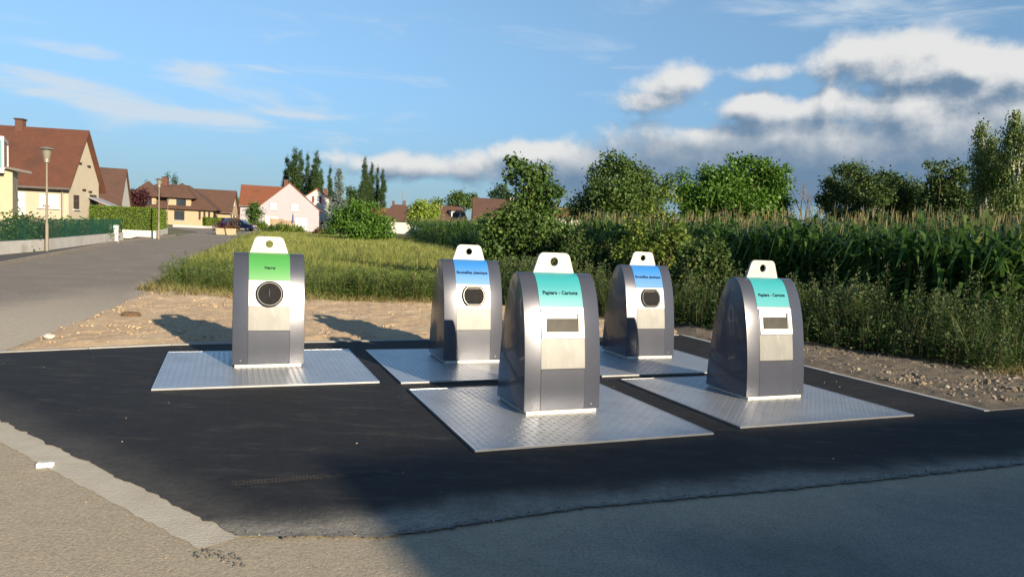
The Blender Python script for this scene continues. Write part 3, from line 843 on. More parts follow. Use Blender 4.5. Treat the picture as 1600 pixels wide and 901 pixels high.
def tree(name, label, cat, base, clumps, n, size, leafm, barkm, r=0.12, group=None, seed=1, limbs=9, droop=0.0, spread=0.5, shell=0.55, twig=18, kind='crown', fork=0.35):
    t = thing(name, label, cat, base, 0, group)
    g = random.Random(seed); b = MB(); C = np.array(clumps)
    zt = C[:, 2].max(); cx, cy = C[:, 0].mean(), C[:, 1].mean()
    top = (cx * 0.7, cy * 0.7, zt * 0.72)
    pts = limb(b, (0, 0, -0.15), top, r, r * 0.3, g, 6, 0.025, 8)
    order = sorted(range(len(C)), key=lambda i: -C[i, 3:6].prod())[:limbs]
    for i in order:
        q = C[i, :3]; s = min(4, max(1, int(6 * fork * (0.6 + 0.8 * max(0, q[2]) / zt))))
        limb(b, pts[s], tuple(q * np.array([1, 1, 1.0]) + np.array([0, 0, C[i, 5] * 0.3])), r * 0.45, r * 0.08, g, 5, 0.06, 5)
    b.build('trunk' if kind == 'crown' else 'stem', barkm, t, 60)
    link(kind, crown_mesh(kind, clumps, n, size, leafm, seed, twig, spread, droop, shell), t)
    return t

def px_clumps(base, Y, lst, seed=0, deep=0.8):
    """clumps given by where they show; depth spread around the tree's own distance"""
    g = random.Random(seed); k = Y / FPX; r = []
    for (px, py, rx, rz) in lst:
        dy = g.uniform(-1, 1) * rx * k * deep
        p = at(px, py, Y + dy) - Vector(base)
        r.append((p.x, p.y, p.z, rx * k, max(rx, rz) * k * 0.9, rz * k))
    return r

M_bark = mat('bark', (0.10, 0.075, 0.05), (0.06, 0.045, 0.032), rough=0.95, scale=12, bump=0.8, bscale=20)
M_birch = mat('birch_bark', (0.62, 0.60, 0.55), (0.50, 0.48, 0.44), rough=0.8, scale=3, c3=(0.05, 0.045, 0.04), s3=6, t3=(0.6, 0.66))
M_lmid = leaf_mat('leaf_dark_green', (0.034, 0.082, 0.017), (0.085, 0.150, 0.030), (0.13, 0.18, 0.045))
M_lwal = leaf_mat('leaf_walnut_green', (0.040, 0.105, 0.012), (0.090, 0.190, 0.022), (0.13, 0.23, 0.035))
M_loak = leaf_mat('leaf_oak_green', (0.040, 0.085, 0.016), (0.085, 0.145, 0.030), (0.12, 0.18, 0.04))
M_lyel = leaf_mat('leaf_yellow_green', (0.060, 0.115, 0.016), (0.14, 0.20, 0.032), (0.30, 0.30, 0.07))
M_lshade = leaf_mat('leaf_deep_green', (0.030, 0.068, 0.017), (0.070, 0.118, 0.028), (0.11, 0.13, 0.035))
M_lpop = leaf_mat('leaf_poplar', (0.026, 0.056, 0.016), (0.060, 0.105, 0.026))
M_lbirch = leaf_mat('leaf_birch', (0.060, 0.110, 0.020), (0.130, 0.180, 0.038), (0.18, 0.21, 0.05))
M_lspruce = leaf_mat('needle_blue_spruce', (0.075, 0.115, 0.095), (0.15, 0.20, 0.18), transl=0.1)
M_lfir = leaf_mat('needle_dark_fir', (0.018, 0.042, 0.022), (0.040, 0.080, 0.038), transl=0.1)
M_lpurple = leaf_mat('leaf_purple', (0.045, 0.016, 0.020), (0.085, 0.028, 0.032))
M_llime = leaf_mat('leaf_lime', (0.12, 0.22, 0.025), (0.24, 0.32, 0.045), (0.34, 0.38, 0.09))
M_lhedge = leaf_mat('leaf_hedge', (0.075, 0.140, 0.016), (0.145, 0.21, 0.026), (0.18, 0.24, 0.035))
M_lred = leaf_mat('leaf_reddish', (0.10, 0.045, 0.025), (0.14, 0.09, 0.035), (0.10, 0.14, 0.03))
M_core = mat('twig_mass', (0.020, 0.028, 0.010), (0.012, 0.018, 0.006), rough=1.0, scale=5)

# trees along the maize and around the meadow
b0 = ground_at(822, 20.5)
tree('plum_tree', 'dark ragged plum tree with a leaning spire of leaves at the end of the maize', 'tree', b0,
     px_clumps(b0, 20.5, [(797, 252, 9, 6), (812, 262, 12, 9), (826, 272, 16, 12), (848, 268, 7, 8), (843, 285, 18, 13), (800, 278, 9, 6), (835, 300, 26, 17), (862, 297, 13, 13), (815, 318, 18, 14), (850, 330, 28, 20),
                          (790, 345, 26, 16), (800, 330, 14, 12), (835, 365, 40, 26), (770, 372, 20, 20), (872, 365, 22, 24), (800, 395, 40, 24), (855, 395, 34, 24), (765, 400, 14, 18), (820, 425, 50, 18), (872, 300, 7, 7), (757, 345, 8, 8)], 2),
     20000, 0.105, M_lmid, M_bark, 0.10, None, 5, 12)
b0 = ground_at(970, 42)
tree('oak_tree', 'tall rounded oak tree rising behind the pale maize tassels', 'tree', b0,
     px_clumps(b0, 42, [(960, 252, 20, 12), (943, 272, 22, 18), (978, 270, 28, 20), (1003, 283, 22, 18), (930, 298, 24, 20), (965, 305, 40, 26), (1010, 308, 26, 22), (913, 318, 20, 16), (945, 335, 40, 20), (1000, 338, 40, 20), (1035, 300, 16, 18), (1045, 285, 9, 12), (895, 330, 12, 12), (970, 360, 60, 18)], 3),
     26000, 0.16, M_loak, M_bark, 0.22, None, 6, 10)
b0 = ground_at(1160, 47)
tree('walnut_tree', 'broad bright green walnut tree standing in the maize', 'tree', b0,
     px_clumps(b0, 47, [(1146, 252, 12, 8), (1165, 252, 14, 8), (1188, 262, 20, 13), (1212, 272, 14, 12), (1120, 272, 18, 12), (1140, 280, 32, 20), (1180, 290, 38, 24), (1215, 296, 18, 20), (1096, 284, 14, 12), (1110, 305, 32, 20), (1160, 318, 55, 20), (1222, 318, 14, 14), (1070, 300, 14, 16), (1065, 275, 7, 9), (1078, 318, 20, 18), (1105, 266, 10, 7), (1228, 268, 7, 6), (1100, 338, 36, 14), (1160, 345, 50, 14), (1210, 340, 24, 14)], 4),
     30000, 0.19, M_lwal, M_bark, 0.22, None, 7, 11)
b0 = ground_at(1032, 17.5)
tree('elder_shrub', 'sparse elder shrub with yellowing leaves and bare bent branches', 'shrub', b0,
     px_clumps(b0, 17.5, [(1030, 300, 14, 6), (1056, 312, 9, 12), (1010, 325, 18, 10), (1040, 335, 16, 10), (1060, 345, 8, 8), (995, 350, 18, 12), (1055, 370, 24, 16), (1015, 385, 34, 22), (1070, 395, 20, 20), (985, 395, 24, 22), (1040, 415, 44, 20)], 5),
     6500, 0.075, M_lyel, M_bark, 0.06, None, 8, 11, spread=0.7)
for i, (px, Y, lst, lab) in enumerate([
        (915, 19.0, [(905, 375, 26, 18), (935, 385, 24, 20), (900, 405, 30, 26), (945, 410, 34, 24), (920, 435, 45, 20)], 'dense dark shrub growing between the plum tree and the elder'),
        (1090, 16.0, [(1085, 400, 24, 20), (1110, 395, 22, 24), (1080, 430, 32, 26), (1120, 430, 30, 26)], 'dense dark shrub growing against the maize behind the blue bins'),
        (740, 23.5, [(728, 385, 14, 12), (745, 395, 18, 12), (730, 405, 18, 10)], 'low dark bush at the foot of the plum tree by the meadow')]):
    b0 = ground_at(px, Y)
    tree('dark_shrub', lab, 'shrub', b0, px_clumps(b0, Y, lst, 30 + i), [6500, 6500, 2500][i], 0.085, M_lshade, M_bark, 0.04, 'shrubs along the maize', 40 + i, 6, kind='foliage')
R_T = [(1335, 46, [(1330, 268, 26, 12), (1300, 285, 14, 9), (1352, 285, 26, 15), (1312, 302, 26, 16), (1345, 308, 40, 20), (1286, 312, 10, 10), (1385, 300, 14, 14), (1296, 322, 16, 12), (1330, 338, 46, 14), (1370, 345, 30, 14)], M_lshade, 'spreading dark tree with level branches beside the leafless tree'),
       (1415, 48, [(1382, 275, 10, 9), (1400, 282, 12, 10), (1410, 300, 26, 20), (1440, 310, 24, 20), (1395, 318, 30, 16), (1428, 325, 34, 14), (1410, 345, 40, 14)], M_lshade, 'dark rounded tree between the level branched tree and the feathery tree'),
       (1480, 44, [(1452, 258, 9, 4), (1465, 268, 12, 5), (1483, 256, 12, 5), (1497, 268, 14, 5), (1470, 284, 20, 8), (1505, 283, 12, 5), (1475, 304, 34, 18), (1505, 315, 26, 16), (1455, 322, 28, 14), (1480, 342, 44, 16)], M_lshade, 'dark feathery tree in level sprays beside the birches')]
for i, (px, Y, lst, m_, lab) in enumerate(R_T):
    b0 = ground_at(px, Y)
    tree('field_tree', lab, 'tree', b0, px_clumps(b0, Y, lst, 50 + i), 16000, 0.16, m_, M_bark, 0.16, 'trees behind the maize', 60 + i, 8)
for i, (px, Y, lst, lab, lean) in enumerate([
        (1552, 39, [(1530, 215, 5, 12), (1534, 203, 8, 7), (1527, 250, 7, 22), (1545, 240, 6, 20), (1555, 270, 12, 26), (1535, 285, 14, 24), (1560, 305, 22, 20), (1548, 225, 5, 14), (1545, 338, 34, 16)], 'weeping birch with a bent bare top beside the feathery tree', -14),
        (1590, 37, [(1585, 190, 9, 10), (1578, 215, 8, 22), (1596, 220, 9, 26), (1572, 250, 10, 26), (1600, 262, 14, 30), (1582, 285, 18, 30), (1610, 215, 8, 20), (1612, 300, 22, 25), (1585, 312, 26, 18), (1595, 342, 34, 16)], 'taller weeping birch with a white trunk showing through its leaves', 4)]):
    b0 = ground_at(px, Y); t = thing('birch_tree', lab, 'tree', b0, 0, 'weeping birches behind the maize')
    cl = px_clumps(b0, Y, lst, 70 + i); g = random.Random(70 + i); bb = MB()
    tops = at(lst[0][0], lst[0][1] - 6, Y) - Vector(b0)
    pts = limb(bb, (0, 0, -.1), tops, 0.15, 0.035, g, 7, 0.02, 7)
    for c in cl: limb(bb, pts[3 + (len(c) + int(c[2])) % 3], (c[0], c[1], c[2] + c[5] * 0.8), 0.04, 0.01, g, 5, 0.05, 5)
    bb.build('trunk', M_birch, t, 60)
    link('crown', crown_mesh('crown', cl, 16000, 0.105, M_lbirch, 80 + i, 16, 0.5, 0.8, 0.6), t)
# leafless tree
def bare_tree(base, h, seed):
    t = thing('bare_tree', 'small leafless grey tree standing beyond the maize', 'tree', base); g = random.Random(seed); b = MB()
    def grow(p, d, L, r, lv):
        q = p + d * L; limb(b, p, q, r, r * 0.6, g, 3, 0.04, 4)
        if lv == 0: return
        for _ in range(3 if lv > 1 else 4):
            nd = (d + Vector((g.uniform(-1, 1), g.uniform(-1, 1), g.uniform(-.1, .7))) * 0.75).normalized()
            grow(p.lerp(q, g.uniform(.45, 1)), nd, L * g.uniform(.5, .72), r * 0.5, lv - 1)
    grow(Vector((0, 0, -.1)), Vector((0, 0, 1)), h * 0.48, 0.12, 4)
    b.build('trunk', mat('grey_bark', (0.20, 0.17, 0.15), (0.14, 0.12, 0.10), rough=0.95), t)
bare_tree(ground_at(1256, 55), 7.6, 5)

# poplars: three shapes, copied with their own heights
def poplar(seed):
    g = random.Random(seed); cl = []
    for i in range(26):
        z = 0.06 + 0.93 * i / 25; w = 0.076 * (math.sin(math.pi * min(1, z * 0.80 + 0.16)) ** 0.7) * g.uniform(.75, 1.15); a = g.uniform(0, 6.28)
        cl.append((math.cos(a) * w * .45, math.sin(a) * w * .45, z, w * .75, w * .75, 0.055))
    return crown_mesh('crown', cl, 14000, 0.0125, M_lpop, seed, 18, 0.4, 0.0, 0.55)
POPM = [poplar(101 + i) for i in range(3)]
bt = MB(); bt.tube([(0, 0, -.02), (0.004, 0, .4), (0, 0, .85)], [.016, .010, .003], 6); POPT = bt.mesh('trunk', M_bark, 60)
for i, (px, py, wd, Y) in enumerate([(447, 247, 1.0, 182), (457, 235, 1.25, 178), (467, 238, .95, 184), (478, 242, .7, 188), (492, 240, 1.1, 180), (500, 266, .8, 186), (513, 263, .8, 186), (568, 249, .95, 184), (578, 257, .9, 188), (587, 262, .65, 190), (596, 267, .95, 186), (484, 268, 1.2, 182), (574, 285, 1.3, 186), (560, 292, 1.4, 180)]):
    b0 = ground_at(px, Y); h = at(px, py, Y).z - b0.z
    t = thing('poplar_tree', 'tall slender poplar in a row behind the white houses' if px < 520 else 'slender poplar in the group beside the blue spruce', 'tree', b0, i * 1.7, 'poplars behind the white houses' if px < 520 else 'poplars beside the blue spruce')
    for nm, me in (('trunk', POPT), ('crown', POPM[i % 3])):
        o = link(nm, me, t); o.scale = (h * wd, h * wd, h)

def conifer(name, label, px, py, Y, wpx, m_, n, size, seed, group=None):
    b0 = ground_at(px, Y); h = at(px, py, Y).z - b0.z; w = wpx * Y / FPX / 2; t = thing(name, label, 'tree', b0, 0, group); g = random.Random(seed); cl = []
    for i in range(18):
        z = 0.08 + 0.9 * i / 17
        for k in range(max(1, int(7 * (1 - z)))):
            a = g.uniform(0, 6.28); rr = w * (1 - z) * g.uniform(.4, .85)
            cl.append((math.cos(a) * rr, math.sin(a) * rr, h * (z - 0.02 * rr), max(w * .16, w * (1 - z) * .42), max(w * .16, w * (1 - z) * .42), h * .055))
    b = MB(); b.tube([(0, 0, -.1), (0, 0, h * .5), (0, 0, h * .97)], [w * .09, w * .05, w * .01], 6); b.build('trunk', M_bark, t)
    link('crown', crown_mesh('crown', cl, n, size, m_, seed, 16, 0.5, 0.15, 0.6), t)
conifer('blue_spruce', 'blue grey spruce between the white house and the poplars', 527, 266, 118, 44, M_lspruce, 18000, 0.24, 1)
conifer('fir_tree', 'dark fir tip showing above the hipped brown roofs beside a smaller fir', 272, 268, 150, 20, M_lfir, 5000, 0.28, 2, 'firs behind the brown roofs')
conifer('fir_tree', 'short dark fir tip showing over the round dormer roof', 230, 279, 150, 14, M_lfir, 4000, 0.28, 3, 'firs behind the brown roofs')
conifer('fir_tree', 'green fir tip beside the taller dark fir above the brown roofs', 261, 272, 152, 16, M_loak, 4000, 0.28, 4, 'firs behind the brown roofs')
FT = [('cherry_tree', 'wide low cherry tree spreading over the far end of the meadow', 562, 66, [(535, 335, 16, 12), (560, 325, 20, 10), (540, 350, 24, 14), (575, 340, 24, 14), (600, 350, 14, 14), (570, 360, 38, 12), (600, 362, 16, 10), (525, 348, 10, 8), (585, 322, 10, 6)], 8500, 0.22, M_lwal, .12),
      ('lime_tree', 'round yellow green tree in the sun behind the maize', 662, 98, [(660, 322, 14, 9), (650, 330, 13, 10), (675, 332, 13, 12), (662, 340, 20, 10), (645, 342, 8, 8)], 4200, 0.30, M_llime, .14),
      ('round_tree', 'dark green tree behind the orange house gable', 713, 138, [(715, 306, 10, 6), (708, 316, 12, 9), (725, 315, 12, 9), (738, 306, 6, 5), (712, 330, 14, 10), (735, 318, 8, 8)], 3200, 0.40, M_loak, .2),
      ('round_tree', 'dark rounded tree partly hidden by the yellow green tree', 684, 145, [(683, 318, 7, 6), (686, 330, 9, 9), (678, 325, 7, 7)], 1500, 0.40, M_loak, .2),
      ('pine_tree', 'dark pine above the big brown roof', 782, 120, [(783, 294, 8, 4), (772, 303, 8, 3), (786, 303, 10, 5), (794, 312, 10, 5), (776, 312, 8, 4)], 2400, 0.32, M_lfir, .2),
      ('garden_tree', 'hazy green tree between the brown roofs and the red roofed white house', 366, 158, [(366, 316, 9, 6), (372, 325, 9, 8), (360, 325, 8, 7)], 2000, 0.45, M_loak, .2),
      ('round_tree', 'dark green tree crown between the blue spruce and the poplars', 552, 150, [(549, 302, 8, 8), (556, 315, 10, 10), (545, 318, 8, 8)], 2200, 0.4, M_lpop, .2),
      ('young_tree', 'small leafy street tree with a thin trunk in front of the red roofed white house', 398, 86, [(397, 322, 7, 5), (393, 332, 9, 7), (402, 333, 8, 7), (396, 343, 8, 6)], 2600, 0.2, M_lmid, .06),
      ('purple_tree', 'purple leaved tree beside the round dormer of the brown roofed house', 215, 98, [(205, 303, 6, 5), (222, 302, 8, 5), (212, 312, 12, 7), (226, 310, 7, 7), (198, 305, 4, 3), (216, 320, 9, 6)], 2600, 0.28, M_lpurple, .12)]
for i, (nm, lab, px, Y, lst, n, sz, m_, r_) in enumerate(FT):
    b0 = ground_at(px, Y); tree(nm, lab, 'tree', b0, px_clumps(b0, Y, lst, 90 + i), n, sz, m_, M_bark, r_, None, 90 + i, 7)

# ------------------------------------------------------------------ maize, weeds and grass
M_maize = leaf_mat('maize_leaf', (0.055, 0.125, 0.026), (0.115, 0.200, 0.044), (0.18, 0.25, 0.08), transl=0.45, rough=0.45)
M_tassel = leaf_mat('maize_tassel', (0.19, 0.17, 0.085), (0.27, 0.24, 0.13), transl=0.2, rough=0.8)
def maize_arrays(seed, full=True):
    """one maize plant: stalk, arching leaves, tassel; returns vertices, triangles, material per triangle"""
    g = random.Random(seed); V, T, Mi = [], [], []
    h = g.uniform(2.0, 2.2)
    def strip_(pts, ws, side, mi):
        o = len(V)
        for p, w in zip(pts, ws): V.extend([tuple(p - side * w), tuple(p + side * w)])
        for i in range(len(pts) - 1):
            a = o + 2 * i; T.extend([(a, a + 1, a + 3), (a, a + 3, a + 2)]); Mi.extend([mi, mi])
    for s in (Vector((1, 0, 0)), Vector((0, 1, 0))):
        strip_([Vector((0, 0, 0)), Vector((0, 0, h))], [0.014, 0.007], s, 0)
    a0 = g.uniform(0, 6.28); nl = 14 if full else 10
    for i in range(nl):
        z = 0.25 + (h - 0.50) * (i / (nl - 1)) ** 0.8; a = a0 + i * math.pi + g.uniform(-.5, .5); d = Vector((math.cos(a), math.sin(a), 0)); s = Vector((-d.y, d.x, 0))
        L = g.uniform(.62, .85) * (1.0 if i < nl - 3 else 0.75); up = g.uniform(.62, .95) if i > nl // 2 else g.uniform(.25, .45)
        pts = [Vector((0, 0, z)) + d * (L * t) + Vector((0, 0, L * (up * 2.2 * t - 2.1 * t * t * g.uniform(.55, 1.0)))) for t in ((0, .25, .5, .75, 1) if full else (0, .35, .7, 1))]
        w = g.uniform(.034, .048)
        tw = Vector((0, 0, g.uniform(-.35, .35)))
        strip_(pts, [w * .7, w, w * .95, w * .6, .002] if full else [w * .8, w, w * .7, .002], (s + tw).normalized(), 0)
    for k in range(3 if full else 2):
        a = g.uniform(0, 6.28); d = Vector((math.cos(a), math.sin(a), 0)) * (0 if k == 0 else g.uniform(.03, .07)); L = .34 if k == 0 else g.uniform(.20, .28)
        p0 = Vector((0, 0, h - .02 + .03 * (k % 3)))
        for s in ((Vector((1, 0, 0)), Vector((0, 1, 0))) if k == 0 else (Vector((-d.y, d.x, 0)).normalized(),)):
            strip_([p0, p0 + d * .6 + Vector((0, 0, L * .7)), p0 + d + Vector((0, 0, L))], [.003, .0055, .003], s, 1)
    return np.array(V), np.array(T), np.array(Mi)

def merge(arrs, P, rot, sc, seed, tilt=0.06):
    """copies of a few plants joined into one mass: returns vertices, faces, material indices"""
    g = np.random.default_rng(seed); pick = g.integers(0, len(arrs), len(P)); Vs, Fs, Ms = [], [], []; off = 0
    for k, (V, F, Mi) in enumerate(arrs):
        I = np.where(pick == k)[0]
        if not len(I): continue
        c, s = np.cos(rot[I])[:, None], np.sin(rot[I])[:, None]; S_ = sc[I][:, None]
        lx, ly = g.normal(0, tilt, (len(I), 1)), g.normal(0, tilt, (len(I), 1))
        v = np.stack([(V[None, :, 0] * c - V[None, :, 1] * s) * S_ + V[None, :, 2] * lx, (V[None, :, 0] * s + V[None, :, 1] * c) * S_ + V[None, :, 2] * ly, V[None, :, 2] * S_], -1) + P[I][:, None]
        Vs.append(v.reshape(-1, 3)); Fs.append((F[None] + (np.arange(len(I)) * len(V))[:, None, None] + off).reshape(-1, F.shape[1])); Ms.append(np.tile(Mi, len(I))); off += len(I) * len(V)
    return np.concatenate(Vs), np.concatenate(Fs), np.concatenate(Ms)

MZ0, MZ1 = Vector((12.2, 9.6)), Vector((-12.5, 84.0))      # the maize field's edge
EDGE = [Vector((13.5, 10.6)), Vector((8.3, 11.6)), Vector((5.6, 16.2)), Vector((3.2, 27.0)), Vector((-10, 75)), Vector((-12.5, 84))]
def edge_pts(spacing, offset, jit, seed, y0=0, y1=1e9):
    g = random.Random(seed); r = []
    for a, b in zip(EDGE[:-1], EDGE[1:]):
        d = (b - a).normalized(); n = Vector((d.y, -d.x)); L = (b - a).length; t = g.uniform(0, spacing)
        while t < L:
            p = a + d * t + n * (offset + g.uniform(-jit, jit)) + d * g.uniform(-jit, jit)
            if y0 <= p.y <= y1: r.append((p.x, p.y))
            t += spacing * (1.0 if p.y < 30 else 1.6)
    return r
MAIZE = [maize_arrays(200 + i) for i in range(7)]
MAIZE_ME = [np_mesh('maize_plant', V, [T], [M_maize, M_tassel], Mi) for V, T, Mi in MAIZE]
rows = [[], []]
near = sum([edge_pts(0.17, 0.15 + r * 0.6, 0.05, 300 + r, 0, 30) for r in range(3)], [])
near = [p for p in near if p[0] / p[1] < 0.80]
near = sorted(near, key=lambda p: p[1])
ind, rest = near[:300], near[300:]
gm = random.Random(9)
for i, (x, y) in enumerate(ind):
    o = link('maize_plant', MAIZE_ME[i % 7]); o.location = (x, y, tz(y) - 0.03); k_ = gm.uniform(.92, 1.10)
    o.scale = (k_, k_, k_); o.rotation_euler = (gm.gauss(0, .04), gm.gauss(0, .04), gm.uniform(0, 6.28))
    tag(o, 'tall tasselled maize plant at the edge of the maize field', 'maize plant', 'maize plants along the field edge')
MAIZE_L = [maize_arrays(230 + i, False) for i in range(5)]
mass = list(rest) + sum([edge_pts(0.22, 1.35 + r * 0.62, 0.07, 320 + r, 0, 26) for r in range(6)], []) + sum([edge_pts(0.26, 0.15 + r * 0.7, 0.1, 340 + r, 24, 90) for r in range(5)], [])
mass = np.array(mass)
V, F, Mi = merge(MAIZE_L, np.c_[mass, tzv(mass[:, 1]) - 0.03], RNG.uniform(0, 6.28, len(mass)), RNG.uniform(.92, 1.12, len(mass)), 5, 0.04)
tag(link('maize_field', np_mesh('maize_field', V, [F], [M_maize, M_tassel], Mi)), 'dense maize crop filling the field behind its front rows', 'maize', kind='stuff')

M_weed = leaf_mat('weed_leaf', (0.030, 0.066, 0.016), (0.066, 0.115, 0.030), (0.10, 0.13, 0.04), transl=0.3)
M_seed = leaf_mat('weed_seed', (0.050, 0.085, 0.030), (0.090, 0.125, 0.048), transl=0.2, rough=0.8)
M_stalk = mat('weed_stalk', (0.08, 0.09, 0.03), (0.10, 0.075, 0.04), rough=0.8)
def weed_arrays(seed, h, nl=46, leaf=0.085, spire=True, bush=0.22):
    g = np.random.default_rng(seed); P, tip, nr, sz, mi = [], [], [], [], []
    for i in range(nl):
        z = h * (0.08 + 0.80 * g.random() ** 0.8); a = g.uniform(0, 6.28); r = bush * (1.05 - z / h) * g.uniform(.2, 1.1)
        P.append((math.cos(a) * r, math.sin(a) * r, z + r * .5)); tip.append((math.cos(a), math.sin(a), g.uniform(-.5, .6))); nr.append((g.normal() * .4, g.normal() * .4, 1)); sz.append(leaf * g.uniform(.6, 1.4) * (1.1 - .5 * z / h)); mi.append(0)
    for i in range(22 if spire else 5):
        z = h * (0.72 + 0.28 * g.random()); a = g.uniform(0, 6.28); r = 0.055 * (1.25 - z / h) / .5 * g.random()
        P.append((math.cos(a) * r, math.sin(a) * r, z)); tip.append((math.cos(a) * .8, math.sin(a) * .8, .7)); nr.append(tuple(g.normal(size=3))); sz.append(.045 * g.uniform(.6, 1.3)); mi.append(1)
    V, Q = leaf_quads(np.array(P), np.array(tip), np.array(nr), np.array(sz))
    n = len(V)
    st = np.array([(-.006, 0, 0), (.006, 0, 0), (.003, 0, h), (-.003, 0, h), (0, -.006, 0), (0, .006, 0), (0, .003, h), (0, -.003, h)])
    V = np.vstack([V, st]); Q = np.vstack([Q, [(n, n + 1, n + 2, n + 3), (n + 4, n + 5, n + 6, n + 7)]])
    return V, Q, np.array(mi + [2, 2])
WM = [M_weed, M_seed, M_stalk]
WEEDS = [weed_arrays(400 + i, 1.0, 120, 0.058, True, 0.20) for i in range(8)]
BELT = [(3.35, 13.5), (5.0, 12.0), (6.6, 10.0), (9.0, 10.9), (12.5, 12.0), (12.5, 10.2), (8.6, 9.6), (6.75, 8.95), (14, 11.6), (14, 13.0), (8.6, 12.1), (6.0, 16.0), (4.2, 22.0), (-0.4, 21.0), (-0.3, 16.2), (2.0, 14.6)]
BELT = [(3.35, 13.6), (5.0, 12.1), (6.75, 9.9), (9.0, 10.6), (14, 12.6), (14, 13.6), (8.6, 12.2), (6.0, 16.2), (4.2, 22.0), (-0.4, 21.0), (-0.3, 16.2), (2.0, 14.7)]
def belt(name, poly, n, smin, smax, seed, arrs, label, cat, mats):
    P = scatter(poly, n, seed); g = np.random.default_rng(seed)
    V, F, Mi = merge(arrs, np.c_[P, tzv(P[:, 1]) - 0.02], g.uniform(0, 6.28, n), g.uniform(smin, smax, n), seed, 0.12)
    return tag(link(name, np_mesh(name, V, [F], mats, Mi)), label, cat, kind='stuff')
belt('verge_weeds', BELT, 1300, 0.5, 1.15, 31, WEEDS, 'tangled dark weeds growing between the stony soil and the maize', 'weeds', WM)
FRONT_LOW = [(3.2, 13.3), (4.95, 11.7), (6.65, 9.6), (9, 10.4), (14, 12.4), (14, 12.8), (6.9, 10.4), (5.2, 12.6), (3.4, 14.2)]
LOWW = [weed_arrays(430 + i, 0.45, 60, 0.048, False, 0.2) for i in range(4)]
belt('low_verge_weeds', FRONT_LOW, 420, 0.5, 1.3, 32, LOWW, 'low scrappy weeds fringing the stony soil', 'weeds', WM)
TALLM = [np_mesh('weed_plant', *(lambda a: (a[0], [a[1]], WM, a[2]))(weed_arrays(450 + i, 1.45, 170, 0.062, True, 0.20))) for i in range(4)]
for i, (px, Y, h) in enumerate([(1300, 12.4, 1.02), (1275, 12.6, .86), (1328, 12.2, .92), (1345, 12.5, .85), (1380, 11.9, 1.0), (1420, 11.6, .98), (1365, 12.0, .84), (1460, 11.3, .86), (1500, 11.3, .98), (1522, 11.4, .94), (1560, 11.2, .96), (1575, 11.4, .93), (1480, 11.0, .8), (1540, 10.8, .86)]):
    b0 = ground_at(px, Y); o = link('weed_plant', TALLM[i % 4]); o.location = b0; o.scale = (h, h, h); o.rotation_euler = (gm.gauss(0, .06), gm.gauss(0, .06), i * 2.1)
    tag(o, 'tall pale seeding weed rising above the dark verge weeds', 'weed', 'tall seeding weeds before the maize')

M_ngrass = leaf_mat('near_meadow_grass', (0.090, 0.140, 0.026), (0.180, 0.225, 0.048), (0.26, 0.24, 0.08), transl=0.4, rough=0.6)
M_grass = leaf_mat('meadow_grass', (0.135, 0.175, 0.036), (0.240, 0.265, 0.070), (0.38, 0.33, 0.13), transl=0.4, rough=0.6)
M_herb = leaf_mat('meadow_herb', (0.075, 0.130, 0.022), (0.140, 0.200, 0.038), (0.20, 0.22, 0.07), transl=0.35)
M_vgrass = leaf_mat('verge_grass', (0.040, 0.080, 0.018), (0.085, 0.135, 0.034), (0.15, 0.15, 0.055), transl=0.35)
M_dry = leaf_mat('dry_grass', (0.17, 0.14, 0.055), (0.27, 0.22, 0.10), (0.12, 0.16, 0.04), transl=0.3)
def grass(name, P, h, w, seed, m, label, lean=0.25):
    g = np.random.default_rng(seed); n = len(P); a = g.uniform(0, 6.28, n); hh = h * g.uniform(.5, 1.25, n); ww = w * g.uniform(.7, 1.3, n)
    s = np.c_[np.cos(a), np.sin(a), np.zeros(n)]; b2 = g.uniform(0, 6.28, n); l = np.c_[np.cos(b2), np.sin(b2), np.zeros(n)] * (hh * lean * g.uniform(.2, 1.6, n))[:, None]
    p0 = np.c_[P, tzv(P[:, 1]) - 0.03]; up = np.c_[np.zeros((n, 2)), hh]
    V = np.stack([p0 - s * ww[:, None], p0 + s * ww[:, None], p0 + up * .55 + l * .35 + s * ww[:, None] * .8, p0 + up * .55 + l * .35 - s * ww[:, None] * .8, p0 + up + l], 1).reshape(-1, 3)
    o = np.arange(n)[:, None] * 5
    me = np_mesh(name, V, [o + np.array([[0, 1, 2, 3]]), o + np.array([[3, 2, 4]])], m)
    return tag(link(name, me), label, 'grass', kind='stuff')
MEADOW = [(-8.2, 15.9), (-5.9, 15.2), (-4.2, 15.0), (-1.8, 15.7), (-0.3, 16.2), (-0.4, 21), (2.2, 28), (-8.5, 70), (-12.5, 84), (-30, 84), (-26.2, 71.5), (-22.4, 58.1), (-11.5, 25.8)]
Pn = scatter([(-8.2, 15.7), (-5.9, 15.1), (-4.2, 14.9), (-1.8, 15.6), (-0.3, 16.0), (-0.4, 21), (.5, 24), (-10.8, 24)], 52000, 41)
Pm = scatter([(-11.1, 24), (.5, 24), (2.2, 28), (-2.5, 46), (-18.2, 46)], 42000, 42)
Pf = scatter([(-18.2, 46), (-2.5, 46), (-8.5, 70), (-12.5, 88), (-31, 88), (-26.2, 71.5), (-22.4, 58.1)], 36000, 43)
def patchy(P, sc, seed, lo=0.55, hi=1.35): return lo + (hi - lo) * vnoise(P[:, 0], P[:, 1], sc, seed)
FRONT = [(-9.4, 19.9), (-8.2, 15.7), (-5.9, 15.1), (-4.2, 14.9), (-1.8, 15.6), (-0.3, 16.0)]
fd = np.min([dist_poly(Pn, [a_, b_]) for a_, b_ in zip(FRONT[:-1], FRONT[1:])], axis=0) + (vnoise(Pn[:, 0], Pn[:, 1], 1.5, 8) - .5) * 0.9
